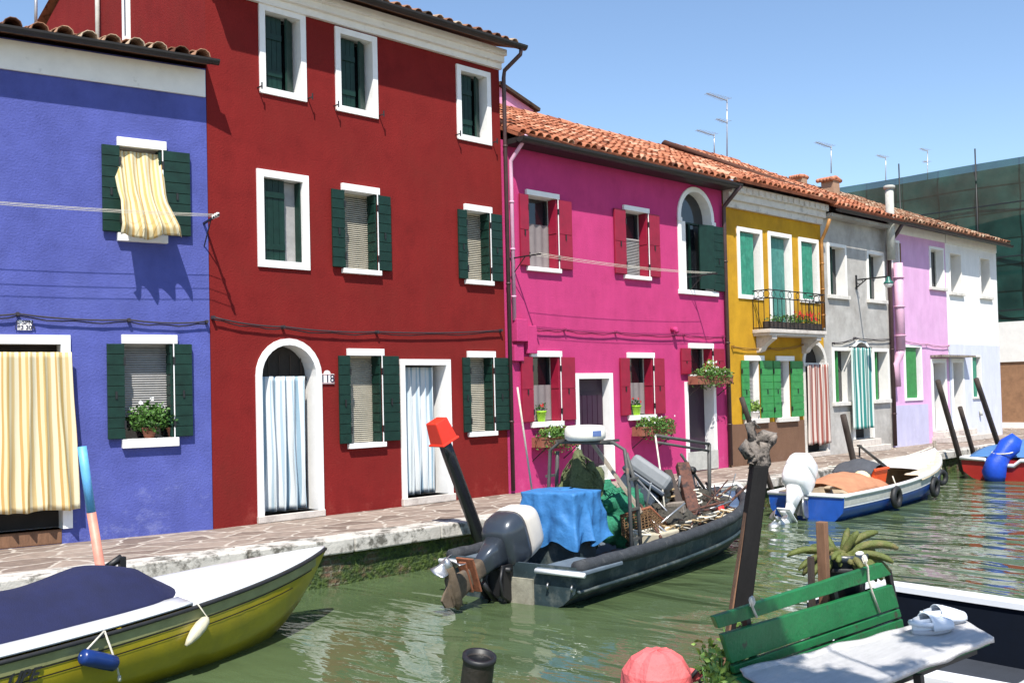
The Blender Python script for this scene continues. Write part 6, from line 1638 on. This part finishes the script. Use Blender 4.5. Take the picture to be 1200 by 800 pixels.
cact = material('olive_cactus_skin',(.095,.115,.022),.6,.25,10,.6,120,stain=(.20,.15,.06),ss=8,st=(.5,.7))
tipm = material('pale_cactus_spines',(.40,.33,.14),.8,.2)
side = Vector((math.sin(TH),-math.cos(TH),0)); dep = Vector((math.cos(TH),math.sin(TH),0))
rnd = random.Random(12)
def stem(ax, ay, az, ln, rr, droop, start=(0,0)):
    p = Vector((pc.x,-9.60,zc_+.235))+side*start[0]+dep*start[1]; d=(side*ax+dep*ay+Vector((0,0,az))).normalized(); pts=[p]; st=ln/8
    for i in range(8): d=(d+Vector((0,0,-droop))).normalized(); pts.append(pts[-1]+d*st)
    b=MB(); n=9; vs=[];fs=[]
    rs=[rr*.8,rr*.95,rr,rr,rr,rr,rr*.95,rr*.8,rr*.35]
    b.tube(pts,rs,10)
    b.v=[v for v in b.v]
    for i in range(0,len(b.v),10):
        c=sum((b.v[i+k] for k in range(10)),Vector())/10
        for k in range(10):
            if k%2: b.v[i+k]=c+(b.v[i+k]-c)*.80
    b.build('stem',cact,r)
for _k in range(26):
    an=rnd.uniform(0,2*PI); stem(math.cos(an), math.sin(an)*.8, rnd.uniform(.05,1.0), rnd.uniform(.12,.22), rnd.uniform(.018,.023), rnd.uniform(.10,.26), (rnd.uniform(-.06,.06), rnd.uniform(-.06,.06)))
for a in [(.85,-.1,.9,.30,.024,.16,(.02,0)),(.75,.1,1.1,.26,.024,.13,(0,.02)),(.5,-.3,1.2,.17,.022,.05,(0,0)),(-.9,-.1,.75,.28,.019,.15,(-.04,0)),
          (-.95,-.3,.4,.24,.019,.14,(-.04,0)),(-.8,-.4,.15,.22,.019,.16,(-.04,-.02)),(-.7,-.6,-.05,.20,.020,.18,(-.05,-.03)),(-.9,.3,.2,.20,.018,.2,(-.05,.0)),
          (.9,-.3,.55,.24,.021,.14,(.03,-.02)),(.95,-.2,.35,.24,.021,.16,(.03,-.01)),(.95,-.5,.15,.21,.021,.18,(.03,-.03)),(.8,.3,.25,.24,.020,.22,(.05,.02)),
          (.9,.2,.0,.20,.020,.25,(.07,0)),(.4,-.9,.3,.15,.022,.2,(0,-.05)),(.1,-.9,.55,.13,.022,.15,(-.01,-.03)),(-.3,-.8,.5,.14,.022,.12,(-.02,-.03)),(-.3,.3,1,.16,.020,.08,(-.02,.02)),(.25,.2,1,.16,.022,.06,(.01,.02)),(-.6,.5,.8,.2,.018,.15,(0,0)),(.6,-.7,.2,.17,.02,.25,(.05,-.04))]:
    stem(*a)
b=MB(); b.ball((pc.x+.01,-9.70,zc_+.262),(.035,.02,.014),8); b.build('white_pebble',enamel,r)
b=MB(); x_=pc.x; 
for sx in (-.11,.11):
    for sy in (-.09,.09): b.bar((x_+sx,-9.60+sy,0),(x_+sx,-9.60+sy,zc_-.03),.035)
b.box(x_-.15,x_+.15,-9.73,-9.47,zc_-.03,zc_-.002); tag(b.build('plant_stand', wood_dark), 'dark wooden stand under the cactus bucket behind the bench', 'plant stand')
pw = W(963,611,-9.70); 
b=MB(); b.bar((pw.x+.02,-9.70,.0),(pw.x,-9.70,pw.z),.050,.04); tag(b.build('wooden_stake', wood_brown, bevel=.004), 'rust brown square stake in front of the cactus bucket','stake')
pw = W(950,652,-9.66); b=MB(); b.bar((pw.x,-9.66,.0),(pw.x,-9.66,pw.z),.026,.026); tag(b.build('iron_stake', wood_dark), 'thin dark stake left of the rust brown one','stake')
tar = material('tarred_black_wood',(.005,.0045,.0045),.7,.4,6,.5,25,stretch=(1,1,.2),spec=.2)
# big mooring post with driftwood head
Yp=-8.8; A=W(888,545,Yp); C=W(866,712,Yp); dd=(C-A)/(C.z-A.z); E_=A+dd*(-1.3-A.z)
r = root('driftwood_post', 'black leaning mooring post topped with gnarled grey driftwood', 'mooring post', E_)
ax_=(A-E_).normalized(); 
def rail(off, w, hh, m, name, t0=0.0, t1=1.0, wt=.75):
    b=MB(); s=side; k=10; vs=[];fs=[]
    for i in range(k+1):
        t=i/k; p=E_.lerp(A,t0+(t1-t0)*t); ww=w*(1+(wt-1)*t)
        for (i_,j_) in ((-1,-1),(1,-1),(1,1),(-1,1)): vs.append(p+side*(off*(1+(wt-1)*t)+i_*ww/2)+dep*(j_*hh/2)+side*.003*noise.noise(Vector((t*9,off*9,0))))
    for i in range(k):
        for j in range(4): fs.append((4*i+j,4*i+(j+1)%4,4*i+4+(j+1)%4,4*i+4+j))
    fs+= [(0,1,2,3),(4*k,4*k+1,4*k+2,4*k+3)]; b.add(vs,fs); return b.build(name,m,r,bevel=.006)
rail(.012,.125,.12,tar,'post_shaft',wt=.78)
rail(-.070,.032,.09,wood_brown,'brown_edge',wt=.4)
b=MB(); hz=A.z
def tb(pts,rr): b.tube([A+(side*p[0]+dep*p[1]+Vector((0,0,p[2])))*.84 for p in pts],[q*.84 for q in rr],12)
tb([(0,0,-.04),(.03,0,.04),(.05,0,.11),(.07,.0,.18)],[.055,.06,.05,.055]); tb([(0,0,-.02),(-.03,-.02,.08),(-.03,0,.16),(.0,0,.22)],[.045,.04,.05,.03])
tb([(-.02,0,.09),(-.06,-.02,.09),(-.08,0,.13),(-.06,.0,.19)],[.04,.055,.05,.02]); tb([(.06,0,.13),(.11,0,.19),(.13,0,.22)],[.04,.045,.03])
tb([(.0,0,.17),(.06,0,.22),(.12,0,.215)],[.045,.04,.03]); tb([(-.02,0,.2),(-.045,0,.26),(-.05,0,.31),(-.02,0,.325),(.01,0,.30),(.02,0,.27)],[.035,.03,.028,.022,.018,.012])
tb([(-.05,-.02,.05),(-.07,-.03,.06)],[.05,.02])
b.v=[v+Vector((noise.noise(v*22),noise.noise(v*22+Vector((7,0,0))),noise.noise(v*16+Vector((0,9,0)))))*.034 for v in b.v]
b.build('driftwood_head',material('gnarled_driftwood',(.20,.17,.145),.95,.45,18,1,30,stain=(.02,.017,.015),ss=12,st=(.5,.58)),r)
# short pile with a hollow top
pt_=W(562,768,-7.6); r=root('hollow_pile','stump of a hollow dark pile rising from the water at the bottom of the view','mooring pile',(pt_.x,-7.6,-1.3))
lean=Vector((-.05,0,-1)).normalized(); top=Vector((pt_.x,-7.6,pt_.z)); 
Mt=Matrix.Translation(top)@Matrix.Rotation(.20,4,side)@Matrix.Rotation(.14,4,dep); H_=pt_.z+1.3
b=MB(Mt); b.lathe([(.092,-H_),(.100,-.2),(.098,-.03),(.103,0),(.082,.0),(.078,-.08),(.078,-.35),(0,-.35)],(0,0,0),24)
b.build('shaft',material('tarred_pile',(.03,.024,.02),.5,.4,8,.5,30,stain=(.30,.22,.15),ss=5,st=(.6,.7)),r)
b=MB(Mt); b.lathe([(.1035,-.03),(.107,-.025),(.107,.004),(.081,.004),(.081,-.03)],(0,0,0),24); b.build('rim_collar',iron_black,r)
# coral cover and weeds at the quay edge
pp=W(771,803,-9.32); r=root('coral_cloth_bundle','coral pink faceted cloth bundle at the very edge of the near quay','bundle',(pp.x,-9.32,pp.z-.25))
coral=material('coral_woven_cloth',(.70,.13,.13),.8,.12,6,.6,60); b=MB(); R_=.180
prof=[(.0,.172),(.07,.168),(.125,.135),(.165,.07),(.172,0),(.15,-.09),(.12,-.2)]; n=9; vs=[];fs=[]
for i,(rr_,z) in enumerate(prof):
    for k in range(n*2):
        a=2*PI*k/(n*2); q=rr_*(1 if k%2==0 else .955)*(1+.05*math.sin(k*1.7+i)); vs.append((pp.x+q*math.cos(a),-9.32+q*math.sin(a),pp.z+z-.005*(k%2)))
for i in range(len(prof)-1):
    for k in range(n*2): fs.append((i*2*n+k,i*2*n+(k+1)%(2*n),(i+1)*2*n+(k+1)%(2*n),(i+1)*2*n+k))
b.add(vs,fs,False); b.build('cloth',coral,r)
q_=W(812,790,-9.32); b=MB(); 
for k in range(4): b.ball((q_.x+.03*k-.05,-9.32,q_.z+.012*math.sin(k*2)),(.038,.03,.028),9,nz=k,amp=.5)
b.build('knot',coral,r)
b=MB(); b.tube([(q_.x-.06,-9.33,q_.z-.02),(q_.x-.02,-9.36,q_.z+.035),(q_.x+.04,-9.35,q_.z+.03),(q_.x+.06,-9.33,q_.z-.04)],.010,6); b.tube([(q_.x,-9.36,q_.z-.03),(q_.x+.05,-9.36,q_.z)],.010,6); b.build('strap',rubber,r)
def weed(px,py,Y,n,label,seed,spread=.13,cnt=420):
    p=W(px,py,Y); r=root('weed_plant',label,'weed',(p.x,Y,0)); rnd=random.Random(seed); b=MB(); tips=[]
    for i in range(n):
        a=rnd.uniform(0,2*PI); l=rnd.uniform(.5,1.05); t=Vector((p.x+spread*math.cos(a)*l,Y+spread*.7*math.sin(a)*l,p.z+rnd.uniform(-.04,.10))); b.tube([(p.x,Y,0),(p.x+(t.x-p.x)*.4,Y+(t.y-Y)*.4,t.z*.6),t],.004,5); tips.append(t)
    b.build('stalks',leaf_green,r)
    b=MB()
    for i,t in enumerate(tips):
        base=Vector((p.x+(t.x-p.x)*.4,Y+(t.y-Y)*.4,t.z*.6)); 
        for j in range(5): leaves(b,base.lerp(t,j/4),(.03,.03,.03),cnt//n//5,.042,seed*100+i*7+j,up=.5)
    b.build('foliage',leaf_light,r,fix=False)
weed(846,778,-9.62,16,'leafy green weed at the left end of the bench',5,.13,520)
weed(862,742,-9.56,7,'thin sprig of weed showing between the bench slats',9,.10,110)
weed(838,800,-9.80,9,'low clump of bright weed below the bench',14,.10,260)
# moored boat beside the near quay, seen into
r = root('navy_lined_boat', 'open boat with white rim and navy inside moored at the right of the bench', 'boat', (7.4,-9.7,WATER))
navyp=material('navy_paint_with_shade',(.001,.003,.008),.8,.2,5,.1,spec=.15)  # navy paint darkened so its colour carries the shade inside the boat
oc=[(8.44,-8.02),(8.30,-9.4),(8.2,-11.2),(5.80,-11.2),(5.80,-9.6),(6.25,-8.75),(7.45,-8.05)]
def inset(poly,d):
    c=Vector((sum(p[0] for p in poly)/len(poly),sum(p[1] for p in poly)/len(poly))); out=[]
    n=len(poly)
    for i in range(n):
        a=Vector(poly[i-1]);p=Vector(poly[i]);q=Vector(poly[(i+1)%n]); e1=(p-a).normalized();e2=(q-p).normalized()
        n1=Vector((e1.y,-e1.x));n2=Vector((e2.y,-e2.x)); m_=(n1+n2).normalized(); m_*= d/max(.3,m_.dot(n1))
        out.append((p+m_)[:] if (p+m_-c).length<(p-m_-c).length else (p-m_)[:])
    return out
def ringm(name,o_,zo,i_,zi,m,par):
    b=MB();n=len(o_); b.add([(x,y,zo) for x,y in o_]+[(x,y,zi) for x,y in i_],[(k,(k+1)%n,n+(k+1)%n,n+k) for k in range(n)]); return b
ic=inset(oc,.16); bc=inset(oc,.22); n=len(oc)
b=MB(); b.add([(x,y,.02) for x,y in oc]+[(x,y,.02) for x,y in ic]+[(x,y,-.035) for x,y in oc]+[(x,y,-.035) for x,y in ic],
  [(k,(k+1)%n,n+(k+1)%n,n+k) for k in range(n)]+[(k,(k+1)%n,2*n+(k+1)%n,2*n+k) for k in range(n)]+[(n+k,n+(k+1)%n,3*n+(k+1)%n,3*n+k) for k in range(n)]); b.build('gunwale',white_gel,r,bevel=.008)
b=MB(); b.add([(x,y,-.036) for x,y in inset(oc,.03)]+[(x,y,-.75) for x,y in bc],[(k,(k+1)%n,n+(k+1)%n,n+k) for k in range(n)]); b.build('hull',white_gel,r)
b=MB(); b.add([(x,y,-.036) for x,y in inset(oc,.13)]+[(x,y,-.45) for x,y in inset(oc,.26)],[(k,(k+1)%n,n+(k+1)%n,n+k) for k in range(n)]); b.build('hull_lining',navyp,r)
b=MB(); b.add([(x,y,-.449) for x,y in inset(oc,.25)],[tuple(range(n))]); b.build('floor',material('floor_with_shade',(.03,.035,.045),.7,.15,5,.2),r)  # floor colour darkened to stand in for the deep shade below the bench
b=MB(); b.box(6.2,8.1,-10.15,-9.95,-.20,-.16); b.build('thwart',material('pale_thwart',(.45,.46,.46),.6,.1),r,bevel=.01)
# street tree on the near quay, behind the photographer; its leaves dapple the bench
SDV=Vector((-.90,-1.0,2.0)).normalized()
def tree():
    r=root('quay_tree','young leafy tree standing on the near quay behind the photographer','tree',(1.6,-13.9,0)); b=MB()
    b.tube([(1.6,-13.9,-.1),(1.65,-13.8,1.5),(1.8,-13.5,2.7),(2.0,-13.2,3.6)],[.13,.10,.08,.05],10)
    rnd=random.Random(3)
    for i in range(9):
        a=rnd.uniform(0,2*PI); b.tube([(1.8,-13.5,2.7+.1*i),(1.9+.5*math.cos(a),-13.2+.5*math.sin(a),3.4+.1*i),(2.1+1.0*math.cos(a),-12.9+1.0*math.sin(a),3.8+.1*i)],[.035,.022,.01],6)
    for t_ in ((2.6,-11.9,4.0),(3.2,-12.2,4.1),(3.8,-12.1,4.2),(2.9,-11.6,4.0)): b.tube([(1.95,-13.3,3.3),(2.4,-12.8,3.8),t_],[.04,.025,.008],6)
    b.build('trunk',wood_grey,r); b=MB()
    blobs=[(2.0,-13.1,4.3,.75,1300),(1.2,-13.4,4.1,.6,800),(1.3,-12.9,4.5,.5,600),(2.4,-13.6,4.7,.7,800)]
    for (px,py,zz,h_,s_,n_) in [(862,765,.55,3.9,.20,420),(900,765,.5,4.1,.17,320),(880,800,.42,4.0,.27,560),(960,800,.42,4.2,.2,380),(1020,812,.42,4.1,.18,300),(1085,752,.42,4.1,.13,240),(1128,748,.42,4.2,.15,260),(1090,790,.42,4.3,.2,300)]:
        P0=BP(px,py) if zz>.45 else G(px,py,zz); zz=P0.z; q=P0+SDV*((h_-zz)/SDV.z); blobs.append((q.x,q.y,q.z,s_,n_))
        b2=None
    for i,(x,y,z,s,n) in enumerate(blobs):
        leaves(b,(x,y,z),(s,s,s*.8),n,.075,200+i)
    b.build('crown',leaf_green,r,fix=False)
tree()

# ================= light, sky, camera =================
SD = Vector((-.90,-1.0,2.0)).normalized()
el = math.asin(SD.z); az = math.atan2(SD.x, SD.y)
sun = bpy.data.lights.new('sun','SUN'); sun.energy = 4.6; sun.angle = math.radians(.53); sun.color = (1,.955,.88)
so = bpy.data.objects.new('sun', sun); COL.objects.link(so); so.rotation_euler = (-SD).to_track_quat('-Z','Y').to_euler()
wd = bpy.data.worlds.new('World'); scene.world = wd; wd.use_nodes = True
nt = wd.node_tree; bg = nt.nodes['Background']; sk = nt.nodes.new('ShaderNodeTexSky'); sk.sky_type = 'NISHITA'; sk.sun_disc = False
sk.sun_elevation = el; sk.sun_rotation = az; sk.air_density = 1.0; sk.dust_density = .2; sk.ozone_density = 3.0; sk.altitude = 0
nt.links.new(sk.outputs[0], bg.inputs[0]); bg.inputs[1].default_value = .12
cam = bpy.data.cameras.new('camera'); co = bpy.data.objects.new('camera', cam); COL.objects.link(co)
cam.sensor_width = 36; cam.lens = 36*FP/1200; cam.shift_y = (PY-400)/1200; cam.clip_end = 2000; cam.clip_start = .05
co.matrix_world = Matrix(((RGT.x,UPV.x,-FWD.x,0),(RGT.y,UPV.y,-FWD.y,CAMY),(RGT.z,UPV.z,-FWD.z,CAMH),(0,0,0,1)))
scene.camera = co
scene.view_settings.view_transform = 'Standard'; scene.view_settings.look = 'None'; scene.view_settings.gamma = 1
scene.view_settings.exposure = .72
scene.cycles.use_denoising = True; scene.cycles.max_bounces = 6
